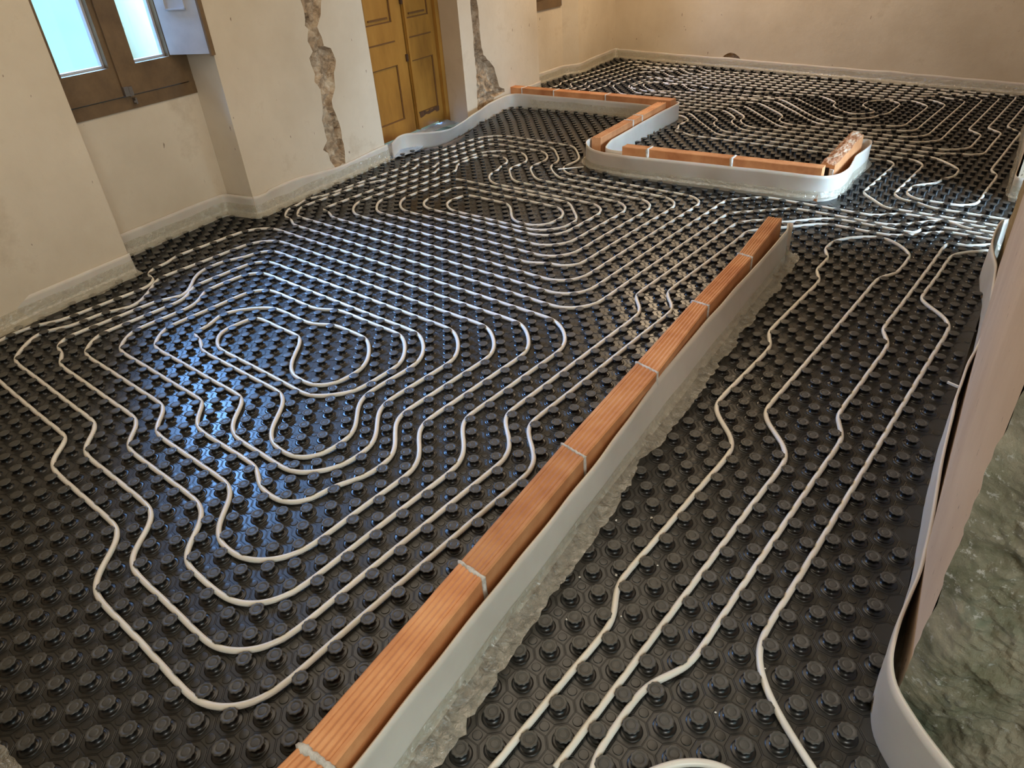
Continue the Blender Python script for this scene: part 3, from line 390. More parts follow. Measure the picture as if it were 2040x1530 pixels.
PIPES['far'] = '2617 6850 -2475 0 -357 -6 -49 2 -24 4 -22 6 -21 11 -37 29 -89 91 -133 123 -31 37 -22 42 -10 47 -2 50 5 306 0 349 4 255 -2 77 -6 47 -6 23 -16 40 -24 32 -14 12 -35 18 -41 9 -45 3 -303 -8 -1925 1 -350 -5 -50 2 -24 4 -48 15 -122 63 -27 9 -27 6 -78 7 -21 5 -17 10 -12 15 -7 20 -12 102 -8 27 -11 25 -52 98 -17 49 -4 25 -3 51 7 129 0 50 -9 48 -8 23 -12 22 -29 42 -55 60 -61 52 -45 28 -23 10 -49 10 -76 3 -332 -5 -2025 0 -375 -3 -49 6 -46 14 -113 60 -24 10 -24 7 -94 8 -19 5 -15 8 -12 13 -7 15 -8 41 6 284 0 375 4 305 -4 75 -11 48 -9 23 -48 86 -21 44 -11 47 -4 48 4 402 0 1550 -3 332 7 69 13 40 10 17 27 29 17 12 40 17 47 11 78 6 55 -1 53 -7 50 -17 114 -60 23 -9 50 -9 51 -2 230 8 475 -14 76 1 155 10 49 -1 24 -4 23 -8 21 -11 39 -30 126 -137 37 -34 38 -30 40 -23 43 -15 45 -9 48 -4 351 2 975 0 354 -3 50 4 49 14 114 59 46 19 48 9 100 3 349 -13 230 8 52 -1 50 -9 24 -10 90 -49 46 -20 25 -6 51 -5 232 7 973 -7 625 0 332 5 51 -2 47 -12 21 -11 39 -30 164 -174 158 -145 31 -36 10 -19 6 -20 0 -21 -5 -21 -8 -21 -52 -89 -22 -48 -6 -25 -5 -53 4 -409 0 -724 -4 -329 8 -71 12 -45 8 -21 11 -20 26 -37 83 -86 30 -36 20 -41 10 -46 1 -49 -5 -330 0 -924 -4 -379 1 -128 7 -49 6 -22 21 -42 36 -60 19 -42 12 -44 5 -71 -4 -401 1 -175 5 -233 -2 -76 -9 -48 -21 -43 -15 -20 -35 -35 -42 -27 -23 -9 -25 -5 -51 -5 -191 -3 -81 3 -51 6 -25 6 -23 10 -41 27 -34 37 -13 21 -11 23 -13 49 -6 105 0 74 7 44 17 41 26 38 33 34 76 69 30 39 10 22 5 24 9 77 5 25 20 48 49 90 16 48 5 24 3 51 -2 75 -11 73 -16 46 -21 43 -42 58 -33 36 -141 140 -57 45 -40 24 -22 9 -22 8 -46 12 -48 5 -49 2 -328 -4 -1875 0 -303 -3 -73 2 -46 6 -44 12 -21 8 -19 10 -38 25 -52 46 -158 159 -45 59 -23 42 -9 22 -12 47 -10 99 -5 23 -8 23 -24 43 -50 58 -153 141 -112 111 -39 33 -20 14 -22 11 -23 7 -24 4 -51 3 -356 -5 -1850 0 -349 -5 -49 6 -47 13 -115 61 -48 18 -95 9 -19 4 -15 7 -12 12 -9 15 -8 39 10 660 -2 155 -7 50 -6 24 -21 46 -37 65 -20 44 -12 46 -4 48 4 352 0 949 -6 372 4 47 5 21 9 17 14 13 17 8 20 6 48 4 398 -7 452 6 72 -5 23 -5 43 -16 21 -11 40 -27 57 -51 108 -110 58 -46 42 -23 22 -7 23 -5 48 -3 380 4 4375 0 357 5 52 -1 51 -4 24 -5 44 -20 20 -13 36 -33 26 -40 9 -23 7 -24 6 -50 -5 -407 0 -1225 -5 -332 2 -49 5 -23 7 -22 11 -20 31 -36 72 -67 30 -36 13 -19 10 -20 16 -42 8 -46 3 -48 -2 -227 3 -254 -4 -48 -11 -47 -9 -22 -25 -42 -50 -59 -38 -34 -42 -30 -44 -23 -23 -8 -48 -9 -75 -2 -355 5 -1674 0 -328 -4 -75 2 -49 5 -24 5 -46 14 -22 10 -42 24 -58 46 -53 55 -32 41 -28 43 -24 46 -9 23 -11 49 -7 76 -8 48 -15 45 -10 22 -25 40 -48 55 -251 249 -37 32 -39 27 -41 22 -22 9 -22 7 -47 9 -98 5 -328 -5 -1774 0 -330 -4 -106 2 -50 7 -23 7 -22 10 -38 26 -30 32 -12 19 -17 40 -8 45 -1 73 10 404 -1 101 -3 50 -9 49 -9 23 -59 111 -19 46 -5 23 -5 49 4 327 1 300 -8 301 4 45 11 41 8 18 23 34 32 30 37 28 42 25 45 20 50 14 25 4 78 5 77 -4 24 -5 23 -8 22 -11 40 -31 150 -147 39 -32 42 -28 43 -22 23 -8 49 -9 50 -4 404 4 3650 0 379 -5 49 2 48 10 46 19 65 39 42 21 21 6 22 2 21 -3 44 -17 67 -40 49 -22 26 -6 81 -11 26 -7 23 -11 22 -14 38 -35 29 -43 10 -24 11 -50 2 -106 -5 -382 0 -1200 5 -328 -3 -100 -7 -49 -16 -46 -23 -44 -30 -41 -34 -36 -38 -31 -42 -25 -45 -16 -48 -8 -50 -3 -327 4 -725 0 -353 -5 -75 3 -73 12 -46 15 -22 10 -40 25 -35 30 -28 36 -21 41 -14 44 -7 48 -6 75 -11 48 -8 24 -22 45 -28 43 -31 41 -34 38 -72 72 -363 347 -57 48 -42 26 -21 11 -47 17 -49 8 -79 3 -52 -4 -51 -12 -24 -9 -90 -49 -46 -21 -48 -10 -51 -4 -354 4 -899 0 -353 -5 -76 3 -48 7 -24 6 -45 16 -42 22 -40 27 -55 49 -69 73 -144 141 -48 54 -39 59 -18 43 -7 23 -10 47 -4 48 -1 50 3 203 -2 205 3 49 7 46 16 41 11 18 30 31 18 13 42 20 47 11 52 4 53 0 53 -5 26 -5 49 -19 93 -50 47 -19 48 -9 49 -2 378 5 3225 0 353 -3 125 5 114 15 40 -3 20 -4 37 -18 35 -26 107 -101 51 -55 30 -39 22 -41 9 -21 12 -45 5 -48 1 -48 -4 -302 0 -449 5 -282 -2 -51 -10 -49 -22 -44 -31 -37 -39 -30 -23 -10 -24 -8 -102 -12 -25 -7 -47 -21 -88 -48 -23 -9 -47 -10 -73 -3 -203 2 -179 -3 -75 2 -48 8 -23 8 -22 10 -43 25 -41 30 -59 50 -74 70 -71 71 -102 110 -318 353 -243 257 -36 33 -37 30 -38 24 -42 16 -44 10 -48 3 -100 -2 -50 -7 -48 -16 -90 -49 -46 -20 -24 -7 -51 -6 -281 3 -749 -1 -303 5 -76 -3 -49 -10 -23 -9 -114 -60 -49 -18 -26 -5 -52 -4 -79 2 -51 7 -25 6 -46 16 -43 23 -58 42 -143 143 -53 59 -30 43 -13 23 -19 48 -5 25 -1 25 3 25 7 25 10 25 26 46 17 22 37 39 42 31 23 11 23 8 24 5 24 0 24 -5 24 -9 94 -55 23 -10 24 -7 24 -1 25 5 24 10 96 56 24 9 23 5 23 -3 22 -9 21 -13 20 -17 39 -41 147 -168 36 -35 37 -32 39 -27 42 -22 44 -16 47 -10 49 -4 50 -1 353 5 700 0 380 -3 51 7 24 7 45 22 63 38 41 19 21 4 20 0 19 -5 39 -20 36 -32 138 -158 87 -93 495 -495 54 -53 58 -49 41 -30 43 -26 45 -20 24 -7 25 -5 52 -5 80 0 52 8 25 8 47 26 64 52 38 39 33 41 26 44 9 23 6 24 8 76 5 24 8 24 59 113 18 46 5 23 5 73 -3 201 2 203 -4 76 -8 49 -14 48 -22 44 -28 41 -17 18 -37 32 -21 13 -44 20 -22 6 -47 4 -47 -7 -44 -18 -40 -27 -35 -34 -29 -39 -22 -44 -9 -22 -12 -48 -7 -74 3 -100 8 -48 7 -24 18 -45 24 -43 48 -59 37 -36 99 -86 32 -35 12 -18 9 -19 4 -20 0 -20 -4 -21 -8 -21 -25 -41 -35 -41 -40 -37 -45 -31 -46 -23 -23 -6 -24 -3 -23 2 -23 5 -44 19 -43 28 -40 34 -57 55 -90 96 -49 58 -41 62 -20 44 -12 48 -9 98 -5 24 -16 47 -11 22 -26 42 -47 58 -129 123 -79 64 -41 26 -44 22 -46 14 -23 4 -98 4 -352 -4 -279 2 -50 -7 -24 -7 -46 -21 -90 -49 -23 -8 -50 -9 -52 -1 -206 5 -225 -5 -376 -4 -74 2 -48 9 -45 18 -109 59 -23 9 -48 9 -101 3 -255 -5 -199 -1 -358 5 -74 -6 -43 -11 -37 -18 -15 -13 -13 -14 -18 -35 -5 -20 -4 -45 6 -98 0 -211 5 -54 12 -51 12 -23 14 -21 36 -38 21 -16 23 -12 24 -10 26 -5 79 -9 26 -6 47 -21 89 -49 45 -15 48 -6 377 3 700 0 403 -4 49 4 47 12 45 21 89 48 24 9 50 10 378 9 146 -6 47 -7 44 -15 42 -22 39 -29 38 -32 52 -55 136 -149 179 -174 70 -72 66 -75 129 -152 85 -92 73 -69 59 -50 61 -46 42 -28 45 -22 23 -8 23 -5 49 -5 353 4 300 -5 72 5 23 6 46 17 113 60 24 8 26 5 78 9 25 6 23 10 21 13 37 32 28 41 10 22 7 24 7 51 -4 384 0 749 5 327 -1 49 -5 47 -11 44 -18 42 -25 38 -62 73 -52 51 -56 43 -41 22 -43 15 -70 12 -73 3 -353 -3 -4374 -1 -308 7 -72 -4 -42 -9 -19 -8 -32 -23 -13 -15 -19 -36 -7 -21 -9 -46 -4 -76 4 -306 -4 -302 1 -50 4 -49 10 -47 6 -22 19 -43 24 -39 45 -54 372 -369 37 -30 38 -25 20 -10 43 -15 46 -8 73 -3 301 4 1475 0 353 5 73 -5 46 -15 21 -11 42 -27 39 -33 37 -35 245 -256 420 -429 73 -71 58 -50 41 -29 43 -23 46 -16 48 -7 49 -2 329 4 899 0 382 -4 51 1 48 8 23 8 23 12 42 31 59 55 54 61 28 43 10 23 11 47 3 50 -6 404 0 1624 5 379 -3 76 -11 49 -11 22 -29 43 -34 41 -57 56 -40 33 -42 25 -22 8 -47 8 -100 4 -104 -1 -128 -6 -49 -11 -23 -10 -88 -49 -45 -20 -47 -10 -49 -4 -403 4 -3475 0 -378 -3 -48 3 -47 8 -45 15 -42 21 -40 27 -38 32 -36 37 -104 114 -38 29 -21 10 -23 7 -23 4 -50 2 -304 -7 -347 6 -48 -3 -21 -5 -17 -8 -14 -12 -10 -17 -6 -20 -4 -47 6 -344 0 -974 -4 -328 4 -74 4 -24 17 -46 60 -110 9 -23 10 -49 2 -76 -9 -155 -1 -76 6 -127 8 -48 17 -42 24 -37 30 -28 18 -11 19 -9 42 -11 70 -5 304 4 2050 0 353 5 75 -3 48 -7 22 -6 44 -19 42 -25 39 -31 73 -70 139 -151 44 -58 23 -42 14 -45 9 -96 5 -25 16 -46 10 -23 26 -43 47 -59 160 -163 36 -31 37 -26 20 -10 41 -16 67 -12 72 -2 329 4 1749 0 376 -3 48 5 45 14 110 59 23 10 25 8 78 9 26 4 24 7 23 11 21 13 19 16 33 38 22 44 10 49 2 78 -5 257 -1 274 5 350 -5 44 -5 21 -16 39 -12 18 -29 34 -72 65 -34 35 -14 19 -10 21 -11 47 -1 77 5 311 0 1174 5 355 -2 105 -9 49 -8 23 -26 42 -35 36 -20 14 -44 21 -49 10 -79 2 -333 -5 -4475 0 -351 -3 -46 6 -22 5 -42 16 -20 12 -38 29 -72 73 -38 34 -21 14 -23 9 -25 6 -52 3 -337 -4 -424 2 -205 -3 -51 5 -24 6 -46 20 -93 50 -51 16 -56 8 -83 3 -49 -6 -20 -7 -16 -12 -12 -15 -8 -19 -6 -46 5 -189 1 -181 0 -1373 -4 -352 5 -47 5 -23 18 -44 13 -20 29 -40 66 -75 31 -39 24 -41 13 -44 5 -72 -9 -430 2 -129 6 -50 5 -24 27 -68 23 -42 24 -37 27 -33 14 -14 16 -12 35 -17 19 -6 43 -6 47 -1 278 8 1950 -1 353 5 50 -2 48 -10 22 -9 42 -25 40 -31 37 -36 52 -57 132 -153 68 -73 511 -513 57 -44 41 -23 44 -16 47 -10 48 -5 76 -2 327 4 1625 0 328 4 50 -2 49 -6 46 -12 23 -8 41 -21 20 -13 34 -29 30 -34 23 -39 8 -20 7 -22 9 -46 3 -48 1 -49 -4 -228 -1 -325 -5 -307 4 -107 10 -51 10 -23 28 -43 37 -35 22 -14 23 -10 25 -7 79 -10 26 -4 24 -8 115 -60 45 -17 47 -9 48 -2 351 5 2075 0'
PIPES['right1'] = '250 -295 0 501 5 278 -2 74 -8 46 -7 22 -20 43 -37 64 -20 43 -11 47 -4 49 4 330 0 525 4 254 -4 97 -10 46 -8 21 -22 41 -45 56 -111 104 -51 55 -27 40 -11 21 -13 45 -6 73 9 681 -2 99 -8 47 -8 23 -21 43 -36 64 -20 45 -7 23 -6 49 3 680 5 253 -2 73 -8 47 -8 22 -20 44 -48 86 -16 47 -4 24 -3 51 3 154 -2 50 -4 24 -17 46 -60 112 -9 23 -10 48 -3 75 5 74 10 48 16 45 23 42 29 40 50 57 38 35 41 32 42 28 45 20 22 7 23 3 24 0 23 -3 45 -16 43 -24 61 -46 38 -35 50 -56 29 -39 22 -39 16 -42 9 -45 5 -72 2 -155 -2 -105 -5 -51 -5 -24 -9 -24 -49 -87 -20 -43 -13 -46 -5 -48 3 -350 0 -1527 -5 -404 5 -48 5 -23 8 -22 22 -42 47 -57 129 -124 46 -57 24 -41 8 -22 7 -22 7 -47 2 -74 -5 -329 0 -1877'
PIPES['right2'] = '580 -65 -19 45 -7 23 -7 49 -3 181 3 126 9 47 8 23 21 43 37 64 19 44 9 48 4 49 -4 354 0 1102 5 379 -2 48 -8 46 -17 43 -47 83 -20 43 -7 22 -7 46 -1 73 4 254 0 351 4 253 -4 99 -9 47 -8 22 -22 43 -36 64 -19 44 -6 23 -5 48 5 381 0 1002 -6 477 2 53 5 23 9 20 14 14 19 10 22 4 78 8 25 8 24 13 42 36 57 60 38 34 40 25 21 9 43 11 47 4 275 -7 1404 1'
PIPES['right3'] = '1266 467 -105 71 -81 59 -59 48 -55 52 -47 57 -27 42 -21 43 -8 23 -11 47 -5 50 -1 50 4 353 0 2581 4 327 -2 75 -4 49 -10 46 -17 44 -23 42 -30 39 -34 38 -136 124 -30 39 -10 22 -7 22 -5 24 -2 50 5 232 2 225 -5 403 2 47 8 46 14 42 10 20 25 38 65 71 125 124 57 48 41 26 44 22 47 15 49 8 76 3 354 -4 1152 0'
def unpack(s):
    q = [int(t) for t in s.split()]; q = np.array(q, float).reshape(-1, 2); return np.cumsum(q, axis=0)/100.0
def resample(P, h):
    d = np.r_[0, np.cumsum(np.linalg.norm(np.diff(P, axis=0), axis=1))]; n = max(2, int(d[-1]/h)+1); t = np.linspace(0, d[-1], n)
    return np.c_[np.interp(t, d, P[:, 0]), np.interp(t, d, P[:, 1])]
PR = 0.0080; PZ = 0.0108
def tube(name, P, r, z, mat, segs=12, parent=None, zf=None):
    n = len(P); T = np.gradient(P, axis=0); T /= np.linalg.norm(T, axis=1)[:, None]; N = np.c_[-T[:, 1], T[:, 0]]
    a = np.arange(segs)*2*np.pi/segs
    zz = np.full(n, z) if zf is None else zf
    X = P[:, 0][:, None]+N[:, 0][:, None]*np.cos(a)*r; Y = P[:, 1][:, None]+N[:, 1][:, None]*np.cos(a)*r; Z = zz[:, None]+np.sin(a)[None]*r
    V = np.stack([X, Y, np.broadcast_to(Z, X.shape)], -1).reshape(-1, 3)
    i = np.arange(n-1)[:, None]*segs; j = np.arange(segs)[None]; j2 = (j+1) % segs
    F = np.stack([i+j, i+j2, i+segs+j2, i+segs+j], -1).reshape(-1, 4)
    me = bpy.data.meshes.new(name); me.vertices.add(len(V)); me.vertices.foreach_set('co', V.ravel())
    caps = [tuple(range(segs))[::-1], tuple(range((n-1)*segs, n*segs))]
    nl = len(F)*4+2*segs; me.loops.add(nl); me.polygons.add(len(F)+2)
    li = np.r_[F.ravel(), caps[0], caps[1]]; me.loops.foreach_set('vertex_index', li.astype(np.int32))
    st = np.r_[np.arange(len(F))*4, len(F)*4, len(F)*4+segs]; me.polygons.foreach_set('loop_start', st.astype(np.int32))
    me.update(calc_edges=True); me.validate(); me.materials.append(mat); me.polygons.foreach_set('use_smooth', [True]*len(me.polygons))
    return link(bpy.data.objects.new(name, me), parent)
LAB = {'near': 'white heating pipe in the double spiral nearest the camera, left of the long brick row',
       'mid': 'white heating pipe in the middle spiral, between the ochre door and the long brick row',
       'far': 'white heating pipe in the large far spiral, beyond the brick kerbs by the back wall',
       'right1': 'white heating pipe making a hairpin loop just right of the long brick row',
       'right2': 'white heating pipe just right of the hairpin loop, running to the right doorway',
       'right3': 'white heating pipe nearest the broken green wall end, running to the right doorway'}
for k, s in PIPES.items():
    q = resample(unpack(s), 0.25)
    for it in range(6): q[1:-1] = q[1:-1]*0.5+0.25*(q[:-2]+q[2:])
    w = grid_to_world(q)
    if k in ('near',): pass
    o = tube('heating_pipe', w, PR, PZ, MX['pipe']); tag(o, LAB[k], 'pipe', 'underfloor heating pipes')
q = np.array([(0.30, -0.12), (0.345, -0.03), (0.383, 0.035), (0.405, 0.073), (0.433, 0.10), (0.470, 0.125), (0.519, 0.133), (0.57, 0.12), (0.64, 0.06), (0.70, -0.05)])
q = resample(q, 0.008)
for it in range(30): q[1:-1] = q[1:-1]*0.5+0.25*(q[:-2]+q[2:])
tag(tube('heating_pipe', q, PR, 0.034, MX['pipe']), 'short bend of white pipe just entering at the bottom edge, right of centre', 'pipe', 'underfloor heating pipes')

# ------------------------------------------------------------------ brick rows
BR_NEAR = [((-0.100, -0.78), (-0.048, -0.78), 0), ((-0.111, -0.380), (-0.029, -0.371), 0), ((-0.174, 0.113), (-0.098, 0.109), 0), ((-0.237, 0.598), (-0.154, 0.587), 0), ((-0.291, 1.081), (-0.204, 1.063), 0), ((-0.345, 1.567), (-0.279, 1.563), 0), ((-0.391, 2.060), (-0.327, 2.050), 0), ((-0.459, 2.527), (-0.392, 2.534), 0)]
def brick_mesh(name, L0, R0, L1, R1, zb, zt, parent, ribs=5, gap=0.004, seed=0):
    """one hollow brick laid on edge: left/right corners at its start and end, ribbed along its length on top and sides"""
    L0, R0, L1, R1 = [Vector(p) for p in (L0, R0, L1, R1)]
    dl = (L1-L0).normalized()*gap; L0 = L0+dl; R0 = R0+dl; L1 = L1-dl; R1 = R1-dl
    prof = []
    nt = 30; ch = 0.004
    def groove(t): return 0.0032*(0.5-0.5*math.cos(t*math.pi*2*ribs)) if 0.1 < t < 0.9 else 0.0
    h = zt-zb
    for i in range(13): t = i/12; prof.append((0.0+0.0015*(0.5-0.5*math.cos(t*math.pi*8)), zb+(h-ch)*t))
    for i in range(nt+1): t = i/nt; prof.append((ch/0.07+(1-2*ch/0.07)*t, zt-groove(t)))
    for i in range(13): t = 1-i/12; prof.append((1.0-0.02*(0.5-0.5*math.cos(t*math.pi*8)), zb+(h-ch)*t))
    n = len(prof); V = []; F = []
    NS = 12
    for s in range(NS+1):
        a = L0.lerp(L1, s/NS); b = R0.lerp(R1, s/NS)
        for u, z in prof:
            p = a.lerp(b, u); V.append((p.x, p.y, z+0.0012*nz(p.x*14, p.y*14, seed)))
    for s in range(NS):
        for i in range(n-1): q = s*n+i; F.append((q, q+1, q+n+1, q+n))
        F.append((s*n+n-1, s*n, (s+1)*n, (s+1)*n+n-1))
    F.append(tuple(range(n))[::-1]); F.append(tuple(range(NS*n, NS*n+n)))
    o = mk(name, V, F, MX['brick'], parent); setloc(o, parent); return o
def joint_mesh(name, L, R, along, w, zb, zt, parent, seed, spill=0.004, lump=1.0):
    """squeezed mortar between two bricks: a thin rough slab standing proud of the top and the faces"""
    L = Vector(L); R = Vector(R); a = Vector(along).normalized(); c = (R-L).normalized()
    L = L-c*spill; R = R+c*spill; V = []; F = []
    pr = []
    for i in range(10): pr.append((0.0, zb+(zt-zb)*i/9))
    for i in range(1, 14): pr.append((i/13, zt+spill))
    for i in range(10): pr.append((1.0, zb+(zt-zb)*(1-i/9)))
    n = len(pr)
    for sgn in (-1, -0.5, 0.5, 1):
        for k, (u, z) in enumerate(pr):
            ww = w*(0.55+lump*abs(nz(k*0.45, seed*1.7))); p = L.lerp(R, u)+a*sgn*ww*0.5
            hh = 0.0 if abs(sgn) == 1 else 1.0
            p += c*(hh-0.5)*0.003*(1 if u > 0.5 else -1)*(u in (0.0, 1.0))
            V.append((p.x+0.002*nz(k, seed, sgn), p.y+0.002*nz(k, seed+3, sgn), z-(1-hh)*0.005+0.003*nz(k*.8, seed, 5)))
    for s in range(3):
        for i in range(n-1): q = s*n+i; F.append((q, q+1, q+n+1, q+n))
    F.append(tuple(range(n))[::-1]); F.append(tuple(range(3*n, 4*n)))
    o = mk(name, V, F, MX['mortar'], parent, smooth=True); setloc(o, parent); return o
row = empty('brick_row', (-0.2, 0.9, 0), 'long straight row of orange hollow bricks crossing the foreground diagonally', 'brick row', 'low rows of hollow bricks')
for i in range(len(BR_NEAR)-1):
    (L0, R0, _), (L1, R1, _) = BR_NEAR[i], BR_NEAR[i+1]
    brick_mesh('brick', L0, R0, L1, R1, -0.04, 0.19, row, seed=i)
for i in range(1, len(BR_NEAR)-1):
    L, Rr, _ = BR_NEAR[i]
    joint_mesh('mortar_joint', L, Rr, (-0.12, 1, 0)[:2], 0.02 if i == 1 else 0.009 if i > 2 else 0.016, 0.0, 0.189, row, i)
def rowof(name, label, Ls, Rs, zt, loc, wj=0.012, seeds=0, big=None):
    e = empty(name, loc, label, 'brick row', 'low rows of hollow bricks')
    for i in range(len(Ls)-1): brick_mesh('brick', Ls[i], Rs[i], Ls[i+1], Rs[i+1], -0.04, zt, e, gap=0.005, seed=i+seeds, ribs=3)
    for i in range(1, len(Ls)-1):
        a = Vector(Ls[i+1])-Vector(Ls[i]); joint_mesh('mortar_joint', Ls[i], Rs[i], a, wj if not big or i != big else wj*2.2, 0.0, zt-0.001, e, i+seeds+9)
    return e
def lerp2(a, b, t): return (a[0]+(b[0]-a[0])*t, a[1]+(b[1]-a[1])*t)
A0, A1, B0, B1 = (-1.985, 3.405), (-2.105, 4.50), (-2.050, 3.395), (-2.178, 4.49)   # south-north row: right edge then left edge
ts = [0, 0.46, 0.60, 1.0]
rowof('brick_row', 'short brick row running away from the camera, left side of the open kerb', [lerp2(B0, B1, t) for t in ts], [lerp2(A0, A1, t) for t in ts], 0.165, (-2.06, 3.9, 0), 0.012, 20)
ts = [0, 0.10, 0.31, 0.63, 1.0]
A0, A1, B0, B1 = (-3.70, 4.56), (-2.10, 4.655), (-3.70, 4.475), (-2.10, 4.57)
rowof('brick_row', 'farthest brick row, running from the left pier to the kerb corner', [lerp2(A0, A1, t) for t in ts], [lerp2(B0, B1, t) for t in ts], 0.165, (-2.9, 4.56, 0), 0.010, 30)
A0, A1, B0, B1 = (-1.705, 3.285), (-0.500, 3.415), (-1.700, 3.215), (-0.495, 3.350)
ts = [0, 0.145, 0.58, 1.0]
rowof('brick_row', 'brick row at the front of the open kerb, wide mortar gap near its left end', [lerp2(A0, A1, t) for t in ts], [lerp2(B0, B1, t) for t in ts], 0.19, (-1.1, 3.3, 0), 0.022, 40)
# the broken upright brick piece at the right end of the kerb
st = empty('brick_stub', (-0.48, 3.7, 0), 'broken tilted brick with ragged mortar-smeared top, at the right end of the kerb', 'brick')
V = []; F = []; NU, NV = 18, 60
for j in range(NV+1):
    for i in range(NU+1):
        u, v = i/NU, j/NV; x = -0.540+0.080*u-0.035*v; y = 3.43+0.59*v
        z = 0.185+0.030*v+0.012*math.sin(u*math.pi)+0.012*nz(x*30, y*18)+0.008*nz(x*80, y*60)
        V.append((x, y, z))
for j in range(NV):
    for i in range(NU): q = j*(NU+1)+i; F.append((q, q+1, q+NU+2, q+NU+1))
ring = [i for i in range(NU+1)]+[j*(NU+1)+NU for j in range(1, NV+1)]+[NV*(NU+1)+i for i in range(NU-1, -1, -1)]+[j*(NU+1) for j in range(NV-1, 0, -1)]
k = len(V)
for r in ring: V.append((V[r][0], V[r][1], -0.04))
for i in range(len(ring)): a, b = ring[i], ring[(i+1) % len(ring)]; F.append((b, a, k+i, k+(i+1) % len(ring)))
F.append(tuple(k+i for i in range(len(ring))))
mi = [0 if i < NU*NV else 1 for i in range(len(F))]
o = mk('broken_top', V, F, [MX['broken'], MX['brick']], st, midx=mi); setloc(o, st)
P = Prism(); P.quad([(-0.512, 3.426, 0.10), (-0.487, 3.426, 0.10), (-0.487, 3.426, 0.172), (-0.512, 3.426, 0.172)]); o = P.build('cavity_shade', MX['hole'], st); setloc(o, st)  # flat near-black patch painted as the shade inside a brick cavity
P = Prism(); P.prism([(-0.482, 3.420), (-0.462, 3.420), (-0.462, 3.436), (-0.482, 3.436)], 0.06, 0.165); o = P.build('mortar_lump', MX['mortar'], st); setloc(o, st)

# ------------------------------------------------------------------ foam edge strips with their clear film aprons
def smooth_path(P, h=0.02, it=8):
    P = resample(np.array([p[:2] for p in P], float), h)
    for i in range(it): P[1:-1] = P[1:-1]*0.5+0.25*(P[:-2]+P[2:])
    return P
def strip(label, path, side, zt=0.125, zb=-0.02, th=0.005, base=None, film=None, wav=0.004, fz=0.085, fout=0.07, seed=0, it=8, fstart=0, fend=1, ztf=None, film_hi=0.0):
    """foam strip standing on edge along path; side=+1/-1 tells on which hand of the path the room (and the film) is"""
    T = smooth_path(path, 0.015, it); n = len(T)
    Bp = smooth_path(base, 0.015, it) if base else T
    if base:
        d = np.r_[0, np.cumsum(np.linalg.norm(np.diff(Bp, axis=0), axis=1))]; t = np.linspace(0, d[-1], n); Bp = np.c_[np.interp(t, d, Bp[:, 0]), np.interp(t, d, Bp[:, 1])]
    g = np.gradient(T, axis=0); g /= np.linalg.norm(g, axis=1)[:, None]; N = np.c_[-g[:, 1], g[:, 0]]*side
    V = []; F = []; nv = 8; rows = []
    for i in range(n):
        s = i*0.015; top = (zt if ztf is None else ztf(i/(n-1)))+wav*nz(s*3.1, seed)
        col = []
        for j in range(nv+1):
            v = j/nv; p = Bp[i]*(1-v)+T[i]*v; bulge = 0.003*nz(s*6, v*2, seed+4)
            col.append((p+N[i]*(th/2+bulge), p-N[i]*(th/2-bulge), zb+(top-zb)*v))
        rows.append(col)
    for col in rows:
        for a, b, z in col: V.append((a[0], a[1], z))
        for a, b, z in reversed(col): V.append((b[0], b[1], z))
    m = 2*(nv+1)
    for i in range(n-1):
        for j in range(m): q = i*m+j; q2 = i*m+(j+1) % m; F.append((q, q2, q2+m, q+m))
    F.append(tuple(range(m))); F.append(tuple((n-1)*m+j for j in range(m))[::-1])
    o = mk('foam_edge_strip', V, F, MX['foam'], smooth=True); tag(o, label, 'foam strip', 'foam edge strips')
    me = o.data
    if film is None: film = True
    if film:
        V = []; F = []; i0, i1 = int(fstart*(n-1)), int(fend*(n-1)); ns = 12
        for i in range(i0, i1+1):
            s = i*0.015; out = fout*(0.85+0.35*nz(s*2.2, seed+7)+0.22*nz(s*9, seed+8)+0.16*nz(s*41, seed+8)); top = fz*(1+0.12*nz(s*5, seed+9))+film_hi
            for j in range(ns+1):
                v = j/ns
                if v < 0.45:
                    w = v/0.45; z = top+(0.034-top)*w; q = 0.006+0.006*w+0.005*abs(nz(s*22, w*3, seed))*w
                else:
                    w = (v-0.45)/0.55; z = 0.034+(0.0250-0.034)*min(1, w*2)+0.008*abs(nz(s*34, w*5, seed+2))+0.003*nz(s*80, w*14, seed); q = 0.014+(out-0.014)*w
                vv = max(0, (z-zb)/(0.125-zb)); p = Bp[i]*(1-min(1, vv))+T[i]*min(1, vv)
                V.append((p[0]+N[i][0]*q, p[1]+N[i][1]*q, z))
        for i in range(i1-i0):
            for j in range(ns): q = i*(ns+1)+j; F.append((q, q+1, q+ns+2, q+ns+1))
        mk('film_apron', V, F, MX['film'], o, smooth=True)['label'] = 'crumpled clear plastic film'
    return o
wl = lambda y, d=0.0: (-3.0-0.1726*(y-0.655)+d, y)
strip('white foam strip at the foot of the left wall, before the window recess', [wl(-0.74, .008), wl(-.3, .008), wl(0.2, .008), wl(0.66, .008)], -1, 0.122, seed=1, it=2, fout=0.085)
strip('white foam strip round the window recess and pier, ending at the ochre door', [(-3.255, 0.66), (-3.32, 1.02), (-3.385, 1.38), (-3.392, 1.43), (-3.36, 1.445), (-3.19, 1.48), (-3.150, 1.495), (-3.155, 1.54), (-3.19, 1.72), (-3.25, 2.10), (-3.31, 2.45), (-3.348, 2.68), (-3.352, 2.72)], -1, 0.13, seed=2, it=3,
      ztf=lambda t: 0.135-0.025*max(0, t-0.6)/0.4+0.012*math.sin(t*14)*(t > .5))
